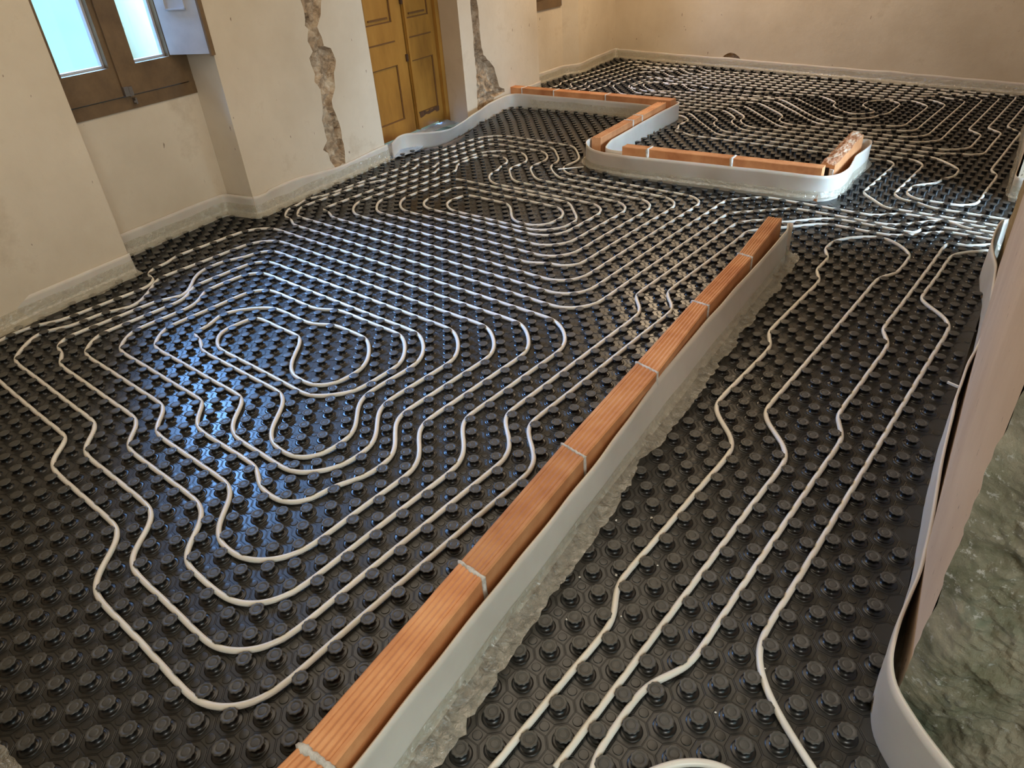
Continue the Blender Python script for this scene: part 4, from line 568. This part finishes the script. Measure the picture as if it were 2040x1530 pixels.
strip('loose wavy foam strip bulging past the ochre door to the farthest brick row',
      [(-3.33, 2.74), (-3.44, 2.90), (-3.46, 2.99), (-3.36, 3.07), (-3.25, 3.17), (-3.23, 3.27), (-3.30, 3.45), (-3.42, 3.75), (-3.53, 4.02), (-3.62, 4.32), (-3.61, 4.42), (-3.50, 4.455), (-3.20, 4.475), (-2.70, 4.515), (-2.25, 4.53), (-2.19, 4.50)], -1, 0.125, seed=3, it=10,
      base=[(-3.36, 2.76), (-3.46, 2.90), (-3.48, 2.99), (-3.43, 3.08), (-3.38, 3.2), (-3.37, 3.30), (-3.40, 3.47), (-3.47, 3.75), (-3.55, 4.02), (-3.62, 4.32), (-3.60, 4.42), (-3.50, 4.45), (-3.20, 4.47), (-2.70, 4.51), (-2.25, 4.525), (-2.19, 4.495)], fstart=0.62, fout=0.05)
strip('white foam strip in the far left recess, behind the farthest brick row', [(-3.70, 4.72), (-3.752, 5.035), (-3.80, 5.05), (-3.975, 5.02), (-3.985, 5.06), (-4.035, 5.76), (-4.02, 5.80), (-3.955, 5.925), (-3.945, 5.98), (-4.02, 6.35), (-4.105, 6.84), (-4.09, 6.888), (-4.05, 6.885)], -1, 0.115, seed=4, it=2, fout=0.05)
strip('white foam strip along the foot of the whole back wall', [(-4.09, 6.888), (-3.2, 6.795), (-2.0, 6.669), (-1.0, 6.564), (0.13, 6.446)], -1, 0.108, seed=5, it=2, fout=0.06, wav=0.008)
strip('pale blue-lit foam strip beside the short brick row, on the inner kerb side', [(-2.165, 4.715), (-2.10, 4.715), (-2.085, 4.66), (-2.06, 4.30), (-2.02, 3.95), (-1.965, 3.50), (-1.93, 3.40), (-1.90, 3.33), (-1.84, 3.305), (-1.72, 3.31), (-1.66, 3.325)], -1, 0.13, seed=6, it=6, fend=0.62, fout=0.03, wav=0.002)
strip('wide pale foam strip wrapped round the front of the open brick kerb', [(-2.075, 3.44), (-2.06, 3.34), (-2.00, 3.265), (-1.90, 3.19), (-1.80, 3.165), (-1.66, 3.170), (-1.16, 3.245), (-0.81, 3.292), (-0.58, 3.315), (-0.47, 3.345), (-0.42, 3.42), (-0.413, 3.55), (-0.455, 3.78), (-0.452, 3.92), (-0.455, 4.08), (-0.478, 4.165), (-0.52, 4.17), (-0.555, 4.10)], -1, 0.152, seed=7, it=7, fout=0.035, fz=0.06, wav=0.003,
      base=[(-2.085, 3.45), (-2.075, 3.36), (-2.02, 3.29), (-1.93, 3.235), (-1.82, 3.22), (-1.66, 3.212), (-1.16, 3.268), (-0.81, 3.305), (-0.58, 3.33), (-0.47, 3.37), (-0.43, 3.45), (-0.425, 3.56), (-0.455, 3.78), (-0.455, 3.92), (-0.46, 4.08), (-0.485, 4.15), (-0.52, 4.155), (-0.555, 4.10)])
strip('tall grey-white foam strip along the right side of the long foreground brick row', [(-0.352, 2.575), (-0.375, 2.58), (-0.385, 2.565), (-0.36, 2.54), (-0.345, 2.48), (-0.325, 2.30), (-0.300, 2.03), (-0.262, 1.58), (-0.210, 1.09), (-0.182, 0.93), (-0.128, 0.58), (-0.075, 0.12), (-0.025, -0.26), (0.035, -0.77)][::-1], -1, 0.16, seed=8, it=5, fout=0.075, fz=0.05, wav=0.003,
      base=[(-0.352, 2.575), (-0.375, 2.575), (-0.38, 2.565), (-0.35, 2.53), (-0.33, 2.46), (-0.305, 2.25), (-0.280, 2.0), (-0.224, 1.50), (-0.175, 1.05), (-0.155, 0.80), (-0.125, 0.55), (-0.07, 0.12), (-0.018, -0.26), (0.04, -0.77)][::-1])
strip('foam strip peeling off the right wall, curving round its broken green end', [(0.46, 3.055), (0.420, 3.05), (0.412, 2.98), (0.415, 2.86), (0.427, 2.74), (0.45, 2.63), (0.485, 2.50), (0.525, 2.2), (0.560, 1.85), (0.555, 1.69), (0.570, 1.45), (0.610, 1.10), (0.648, 0.84), (0.660, 0.70), (0.662, 0.55), (0.672, 0.44), (0.694, 0.38), (0.765, 0.315), (0.86, 0.255), (1.0, 0.20), (1.25, 0.16)], 1, 0.175, seed=9, it=5, fout=0.03, fz=0.06, wav=0.004, th=0.007)
strip('white foam strip along the foot of the wall beyond the right doorway', [(0.50, 3.84), (0.35, 3.845), (0.338, 3.90), (0.30, 4.4), (0.252, 4.8), (0.192, 5.35), (0.155, 6.42)], 1, 0.13, seed=10, it=2, fout=0.03)
strip('foam strip along the near wall at the bottom left corner of the picture', [(-2.70, -0.785), (-2.0, -0.785), (-1.2, -0.78), (-0.9, -0.77), (-0.12, -0.775)], 1, 0.13, seed=12, it=2, fout=0.05)

# ------------------------------------------------------------------ studded mat
def mat_mesh():
    ii, jj = np.meshgrid(np.arange(-92, 40), np.arange(-18, 142)); m = (ii+jj) % 2 == 0; G = np.c_[ii[m], jj[m]].astype(float)
    Wd = grid_to_world(G); x, y = Wd[:, 0], Wd[:, 1]
    keep = inside(x, y, ROOM)
    for k in range(len(ROOM)):
        if k in (21,): continue
        keep &= seg_dist(x, y, ROOM[k], ROOM[(k+1) % len(ROOM)]) > 0.022
    bars = [((-0.075, -0.78), (-0.20, 0.598), 0.085), ((-0.20, 0.598), (-0.41, 2.54), 0.082), ((-2.06, 3.30), (-2.13, 4.66), 0.085), ((-3.75, 4.53), (-2.13, 4.60), 0.07), ((-2.02, 3.30), (-1.70, 3.255), 0.075), ((-1.70, 3.255), (-0.48, 3.37), 0.085), ((-0.47, 3.36), (-0.51, 4.08), 0.072)]
    for a, b, r in bars: keep &= seg_dist(x, y, a, b) > r
    G = G[keep]; Wd = Wd[keep]
    cpos = np.array([0.70355, -0.62745]); dist = np.hypot(Wd[:, 0]-cpos[0], Wd[:, 1]-cpos[1])
    rr = np.hypot
    VV = []; LI = []; LS = []; MI = []; UV = []; SM = []; nv = 0; nl = 0
    # flat sheet, cut to the room outline
    k = len(ROOM); VV.append(np.c_[np.array(ROOM), np.zeros(k)]); 
    from mathutils.geometry import tessellate_polygon
    tri = tessellate_polygon([[Vector((a, b, 0)) for a, b in ROOM]])
    for t in tri:
        p = [Vector((*ROOM[i], 0)) for i in t]
        if (p[1]-p[0]).cross(p[2]-p[0]).z < 0: t = t[::-1]
        LI.append(np.array(t)); LS.append(np.array([nl])); nl += 3; MI.append(np.array([0])); SM.append(np.array([False]))
    nv = k
    profs = [(0.0250, 0.0, 0), (0.0244, 0.0016, 0), (0.0200, 0.0016, 0), (0.0136, 0.0030, 0), (0.0130, 0.0150, 0), (0.0150, 0.0172, 1), (0.0186, 0.0186, 1), (0.0190, 0.0205, 1), (0.0182, 0.0219, 1), (0.0172, 0.0223, .8), (0.0120, 0.0223, 0), (0.0112, 0.0216, 0), (0.0090, 0.0215, 0), (0.0082, 0.0221, 0), (0.0070, 0.0222, 0), (0.0, 0.0222, 0)]
    mid = [(0.0200, 0.0, 0), (0.0136, 0.0030, 0), (0.0132, 0.0155, 0), (0.0186, 0.0186, 1), (0.0190, 0.0206, 1), (0.0176, 0.0222, .8), (0.0100, 0.0220, 0), (0.0, 0.0221, 0)]
    farp = [(0.0140, 0.0, 0), (0.0140, 0.0165, 0), (0.0187, 0.0190, 0), (0.0184, 0.0214, 0), (0.0176, 0.0222, 0), (0.0, 0.0222, 0)]
    bump_hi = [(0.0112, 0.0, 0), (0.0109, 0.0012, 0), (0.0104, 0.0017, 0), (0.0097, 0.0018, 0), (0.0, 0.0018, 0)]
    def rings(cent, prof, seg, lobes, mi):
        nonlocal nv, nl
        if not len(cent): return
        a = np.arange(seg)*2*np.pi/seg; X = []; 
        for r, z, l in prof[:-1]:
            q = r*(1+0.055*l*np.cos(lobes*a)) if lobes else np.full(seg, r)
            X.append(np.c_[q*np.cos(a), q*np.sin(a), np.full(seg, z)])
        X.append(np.array([[0, 0, prof[-1][1]]])); X = np.concatenate(X); nr = len(prof)-1
        fq = []
        for r in range(nr-1):
            for s in range(seg): s2 = (s+1) % seg; fq.append((r*seg+s, r*seg+s2, (r+1)*seg+s2, (r+1)*seg+s))
        ft = [((nr-1)*seg+s, (nr-1)*seg+(s+1) % seg, nr*seg) for s in range(seg)]
        n = len(cent); V = X[None]+np.c_[cent, np.zeros(n)][:, None]; VV.append(V.reshape(-1, 3))
        off = (np.arange(n)*len(X))[:, None, None]+nv
        Q = (np.array(fq)[None]+off).reshape(-1); Tt = (np.array(ft)[None]+off).reshape(-1)
        LI.append(Q); LS.append(np.arange(n*len(fq))*4+nl); nl += n*len(fq)*4; mq = np.array([2 if (mi == 1 and prof[r][1] > 0.0204) else mi for r in range(nr-1) for _ in range(seg)]); MI.append(np.tile(mq, n)); SM.append(np.full(n*len(fq), seg > 14))
        LI.append(Tt); LS.append(np.arange(n*len(ft))*3+nl); nl += n*len(ft)*3; MI.append(np.full(n*len(ft), 2 if mi == 1 else mi)); SM.append(np.full(n*len(ft), seg > 14))
        nv += n*len(X)
    near = dist < 2.3; md = (dist >= 2.3) & (dist < 4.2); fr = dist >= 4.2
    rings(Wd[near], profs, 40, 10, 1); rings(Wd[md], mid, 20, 10, 1); rings(Wd[fr], farp, 12, 0, 1)
    # the small round bosses between the studs
    Bc = G+np.array([1.0, 0.0]); Bw = grid_to_world(Bc); ok = inside(Bw[:, 0], Bw[:, 1], ROOM)
    db = np.hypot(Bw[:, 0]-cpos[0], Bw[:, 1]-cpos[1]); rings(Bw[ok & (db < 2.3)], bump_hi, 20, 0, 0); rings(Bw[ok & (db >= 2.3) & (db < 5.0)], bump_hi, 10, 0, 0)
    V = np.concatenate(VV); LI = np.concatenate(LI); LS = np.concatenate(LS); MI = np.concatenate(MI); SM = np.concatenate(SM)
    me = bpy.data.meshes.new('studded_floor_mat'); me.vertices.add(len(V)); me.vertices.foreach_set('co', V.ravel().astype(np.float32))
    me.loops.add(len(LI)); me.loops.foreach_set('vertex_index', LI.astype(np.int32)); me.polygons.add(len(LS)); me.polygons.foreach_set('loop_start', LS.astype(np.int32))
    me.materials.append(MX['mat']); me.materials.append(MX['stud']); me.materials.append(MX['studtop']); me.polygons.foreach_set('material_index', MI.astype(np.int32)); me.polygons.foreach_set('use_smooth', SM)
    # UV = stud lattice coordinates
    Gi = np.c_[np.interp(V[:, 0]/P5, GXw, GXi), np.interp(V[:, 1]/P5, GYw, GYi)]; uv = np.c_[(Gi[:, 0]+Gi[:, 1])/2, (Gi[:, 1]-Gi[:, 0])/2]
    ul = me.uv_layers.new(name='UVMap'); ul.data.foreach_set('uv', uv[LI].ravel().astype(np.float32))
    me.update(calc_edges=True); me.validate()
    print('studs', len(G), near.sum(), md.sum(), 'verts', len(V))
    return me
o = link(bpy.data.objects.new('studded_floor_mat', mat_mesh()))
tag(o, 'black studded plastic mat covering the whole floor, holding the white pipes', 'floor mat')

# ------------------------------------------------------------------ window in the left recess, ochre door, far window
def frame_local(a, b, ofs=0.0):
    """returns a function (s, z, q) -> world; s along a->b in metres, q depth into the room"""
    a = Vector((a[0], a[1])); b = Vector((b[0], b[1])); d = (b-a).normalized(); n = Vector((d.y, -d.x))
    return lambda s, z, q=0.0: (a.x+d.x*s+n.x*(q+ofs), a.y+d.y*s+n.y*(q+ofs), z)
def lbox(P, F, s0, s1, z0, z1, q0, q1, m=0):
    c = [F(s, z, q) for s in (s0, s1) for z in (z0, z1) for q in (q0, q1)]
    for f in ((0, 1, 3, 2), (4, 6, 7, 5), (0, 4, 5, 1), (2, 3, 7, 6), (0, 2, 6, 4), (1, 5, 7, 3)): P.quad([c[i] for i in f], m)
def bevel(o, w=0.003, seg=2):
    m = o.modifiers.new('bevel', 'BEVEL'); m.width = w; m.segments = seg; m.limit_method = 'ANGLE'
def wbox(name, F, s0, s1, z0, z1, q0, q1, mat, parent, bv=0.003):
    P = Prism(); lbox(P, F, s0, s1, z0, z1, q0, q1); o = P.build(name, mat, parent)
    if bv: bevel(o, bv)
    return o
F = frame_local(nb0, nb1)
wn = tag(empty('window_1', (0, 0, 0), 'brown painted casement window in the left recess, its right shutter folded open', 'window'), kind='structure')
WL = 0.867
fr = Prism(); lbox(fr, F, 0.0, WL, WZ0, 0.765, -0.07, 0.006); lbox(fr, F, 0, 0.035, 0.765, WZ1, -0.07, 0.004); lbox(fr, F, WL-0.035, WL, 0.765, WZ1, -0.07, 0.004); lbox(fr, F, 0, WL, WZ1-0.06, WZ1, -0.07, 0.004)
bevel(fr.build('window_frame', MX['frame'], wn), 0.004)
def sash(s0, s1, gl0, gl1, name):
    z0, z1 = 0.770, WZ1-0.065; P = Prism()
    lbox(P, F, s0, gl0, z0, z1, -0.05, 0.014); lbox(P, F, gl1, s1, z0, z1, -0.05, 0.014); lbox(P, F, gl0, gl1, z0, 0.908, -0.05, 0.014); lbox(P, F, gl0, gl1, z1-0.08, z1, -0.05, 0.014)
    o = P.build(name, MX['frame'], wn); bevel(o, 0.004)
    P = Prism(); b = 0.012                                           # pale grey rebate that holds the pane
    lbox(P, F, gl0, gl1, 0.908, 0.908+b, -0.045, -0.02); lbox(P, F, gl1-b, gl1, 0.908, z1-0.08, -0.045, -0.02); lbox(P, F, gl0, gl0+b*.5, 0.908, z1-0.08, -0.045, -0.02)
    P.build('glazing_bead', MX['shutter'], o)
    P = Prism(); lbox(P, F, gl0, gl1, 0.908, z1-0.08, -0.036, -0.033); P.build('pane', MX['glass'], o)
    return o
sash(0.038, 0.440, 0.150, 0.398, 'sash'); sash(0.446, 0.832, 0.545, 0.752, 'sash')
P = Prism(); lbox(P, F, 0.425, 0.462, 0.80, WZ1-0.07, 0.014, 0.026); bevel(P.build('astragal', MX['frame'], wn), 0.004)
P = Prism(); lbox(P, F, 0.424, 0.450, 0.770, 0.815, 0.014, 0.034); lbox(P, F, 0.455, 0.475, 0.765, 0.812, 0.014, 0.028); bevel(P.build('catch', MX['steel'], wn), 0.003)
P = Prism(); lbox(P, F, 0.470, 0.480, 0.725, 0.755, 0.004, 0.03); lbox(P, F, 0.460, 0.470, 0.733, 0.743, 0.02, 0.03); P.build('hook', MX['steel'], wn)
# open shutter leaf hinged at the right, swung into the room
h0 = Vector(F(0.765, 0, 0.02)[:2]); h1 = Vector((-3.150, 1.475)); FS = frame_local(h0, h1)
SL = (h1-h0).length
sh = Prism(); lbox(sh, FS, 0, SL, 0.915, 1.95, -0.014, 0.014)
o = sh.build('shutter', MX['shutter'], wn); bevel(o, 0.003)
P = Prism(); lbox(P, FS, 0.055, 0.062, 1.125, 1.8, 0.014, 0.022); lbox(P, FS, SL-0.075, SL-0.068, 1.125, 1.8, 0.014, 0.022); lbox(P, FS, 0.055, SL-0.068, 1.125, 1.132, 0.014, 0.022); P.build('moulding', MX['shutter'], o)
P = Prism(); lbox(P, FS, SL, SL+0.012, 0.905, 1.96, -0.016, 0.018); P.build('shutter_edge', MX['frame'], o)['label'] = 'brown shutter edge'

DF = frame_local((-3.61, 2.66), (-3.61-0.17*1.16, 2.66+0.985*1.16))
dr = tag(empty('door_1', (0, 0, 0), 'worn ochre double door with moulded panels, in the recess of the left wall', 'door'), kind='structure')
P = Prism(); lbox(P, DF, 1.10, 1.17, 0.0, 2.10, -0.06, 0.03); lbox(P, DF, 0.0, 0.07, 0.0, 2.10, -0.06, 0.03); lbox(P, DF, 0.0, 1.17, 2.03, 2.12, -0.06, 0.03); bevel(P.build('door_frame', MX['ochre'], dr), 0.004)
def leaf(s0, s1, pn):
    z0 = 0.035; P = Prism(); p0, p1 = pn; zz = [(0.150, 0.545), (0.835, 1.90)]; d = 0.012
    lbox(P, DF, s0, p0, z0, 2.03, -0.035, 0.0); lbox(P, DF, p1, s1, z0, 2.03, -0.035, 0.0)
    last = z0
    for a, b in zz: lbox(P, DF, p0, p1, last, a, -0.035, 0.0); lbox(P, DF, p0, p1, a, b, -0.035, -d); last = b
    lbox(P, DF, p0, p1, last, 2.03, -0.035, 0.0)
    lf = P.build('door_leaf', MX['ochre'], dr); bevel(lf, 0.003)
    P = Prism()
    for a, b in zz:
        for t in ((p0, p0+0.008, a, b), (p1-0.008, p1, a, b), (p0, p1, a, a+0.008), (p0, p1, b-0.008, b)): lbox(P, DF, t[0], t[1], t[2], t[3], -d, -0.004)
    P.build('groove', MX['groove'], lf)['label'] = 'darker brown panel edges'
    P = Prism(); lbox(P, DF, p0-0.004, p1+0.004, 0.702, 0.712, -0.003, 0.003); lbox(P, DF, p0+0.04, p1-0.04, 0.86, 0.872, -d, -0.002); bevel(P.build('moulding', MX['groove'], lf), 0.002)
    return lf
l1 = leaf(0.07, 0.705, (0.29, 0.585)); l2 = leaf(0.725, 1.098, (0.765, 1.045))
P = Prism(); lbox(P, DF, 0.705, 0.7245, 0.03, 2.03, -0.034, -0.02); P.build('gap', MX['gap'], dr)['label'] = 'dark strip standing in for the shade between the leaves'  # near-black strip put in as the shade of the gap
P = Prism(); lbox(P, DF, 0.728, 0.748, 0.035, 2.03, 0.0, 0.016); bevel(P.build('cover_strip', MX['ochre'], dr), 0.005)
P = Prism(); lbox(P, DF, 0.690, 0.712, 0.55, 0.60, 0.0, 0.012); lbox(P, DF, 0.700, 0.722, 0.94, 1.0, 0.0, 0.018); bevel(P.build('lock', MX['rot'], dr), 0.003)
V = []; Fq = []
for i in range(31):
    t = i/30; s = 0.775+0.27*t; zc = 0.137+0.010*nz(t*6, 2); w = 0.010+0.012*abs(nz(t*9, 5))+0.008*(t < .25)+0.008*(t > .8)
    V += [DF(s, zc-w, 0.0015), DF(s, zc+w, 0.0015)]
for i in range(30): Fq.append((2*i, 2*i+2, 2*i+3, 2*i+1))
mk('rot', V, Fq, MX['rot'], l2)['label'] = 'ragged dark strip standing in for a broken gap in the wood'  # flat dark strip painted as the shade of a broken gap
# window 2, only its brown foot shows
F2 = frame_local(k0, k1)
w2 = tag(empty('window_2', (0, 0, 0), 'brown wooden window whose foot shows at the top edge, in the far left recess', 'window'), kind='structure')
P = Prism(); lbox(P, F2, 0.02, 0.80, 0.665, 0.74, -0.06, 0.012); lbox(P, F2, 0.02, 0.06, 0.74, 2.05, -0.06, 0.01); lbox(P, F2, 0.76, 0.80, 0.74, 2.05, -0.06, 0.01); bevel(P.build('window_frame', MX['frame'], w2), 0.004)
P = Prism(); lbox(P, F2, 0.06, 0.15, 0.74, 2.0, -0.05, 0.0); lbox(P, F2, 0.36, 0.46, 0.74, 2.0, -0.05, 0.0); lbox(P, F2, 0.67, 0.76, 0.74, 2.0, -0.05, 0.0); lbox(P, F2, 0.15, 0.67, 0.74, 0.88, -0.05, 0.0); P.build('sash', MX['frame'], w2)
P = Prism(); lbox(P, F2, 0.15, 0.67, 0.88, 2.0, -0.03, -0.027); P.build('pane', MX['glass'], w2)
P = Prism(); lbox(P, F2, 0.30, 0.308, 0.69, 0.735, 0.012, 0.03); P.build('hook', MX['steel'], w2)

# ------------------------------------------------------------------ small things
V = []; Fq = []; NX, NY = 40, 46                                     # blue-lit plastic sheet lying at the foot of the door
for j in range(NY+1):
    for i in range(NX+1):
        u, v = i/NX, j/NY; y = 2.78+0.98*v; xw = -3.61-0.1726*(y-2.66); x = xw+0.012+(0.20+0.11*math.sin(v*5.2+0.6))*u
        V.append((x+0.01*nz(v*14, u*4), y+0.01*nz(u*9, v*3, 4), 0.010+0.022*(1-u)*(0.6+0.4*nz(u*6, v*12))+0.012*abs(nz(u*14, v*30, 2))))
for j in range(NY):
    for i in range(NX): q = j*(NX+1)+i; Fq.append((q, q+1, q+NX+2, q+NX+1))
o = mk('plastic_sheet', V, Fq, MX['sheet'], smooth=True); tag(o, 'crumpled plastic sheet glowing pale blue on the threshold under the ochre door', 'plastic sheet')
rnd = random.Random(5)
for i, (x, y, r) in enumerate([(-0.010, 0.500, .0040), (0.02, 0.66, .0036), (-0.055, 0.595, .0030), (0.052, 0.430, .0034), (-0.02, 0.37, .0026), (0.12, 0.52, .0022), (0.03, 0.245, .0028), (0.13, 0.33, .0022), (0.33, 0.45, .0022), (0.10, 0.70, .0022), (0.46, 0.40, .0020), (0.42, 0.24, .0022)]):
    bm = bmesh.new(); bmesh.ops.create_icosphere(bm, subdivisions=2, radius=r)
    for v in bm.verts: v.co *= 1+0.5*noise.noise(v.co*400+Vector((i, 0, 0))); v.co.z *= 0.7
    o = bmk('plaster_crumb', bm, MX['crumb']); o.location = (x, y, r*0.7+0.0005)
    tag(o, 'tiny white plaster crumb on the black mat right of the long brick row', 'debris', 'plaster crumbs')
P = Prism(); P.prism([(0.510, 1.760), (0.545, 1.750), (0.547, 1.757), (0.512, 1.767)], 0.030, 0.037); o = P.build('plastic_peg', MX['crumb']); tag(o, 'small white plastic peg beside the foam strip of the right wall', 'debris')
tag(wbox('timber_sliver', frame_local((-1.98, 3.20), (-2.10, 3.08)), 0, 0.17, 0.024, 0.028, 0, 0.01, MX['crumb'], None, 0), 'thin pale sliver on the mat at the left corner of the kerb', 'debris')
# neighbouring facade seen as brightness through the window
P = Prism(); P.prism([(-6.0, -1.0), (-6.0, 2.22), (-6.2, 2.22), (-6.2, -1.0)], -2.0, 2.4); o = P.build('facade', MX['facade']); tag(o, 'pale turquoise neighbouring wall seen bright through the left window pane', 'building')
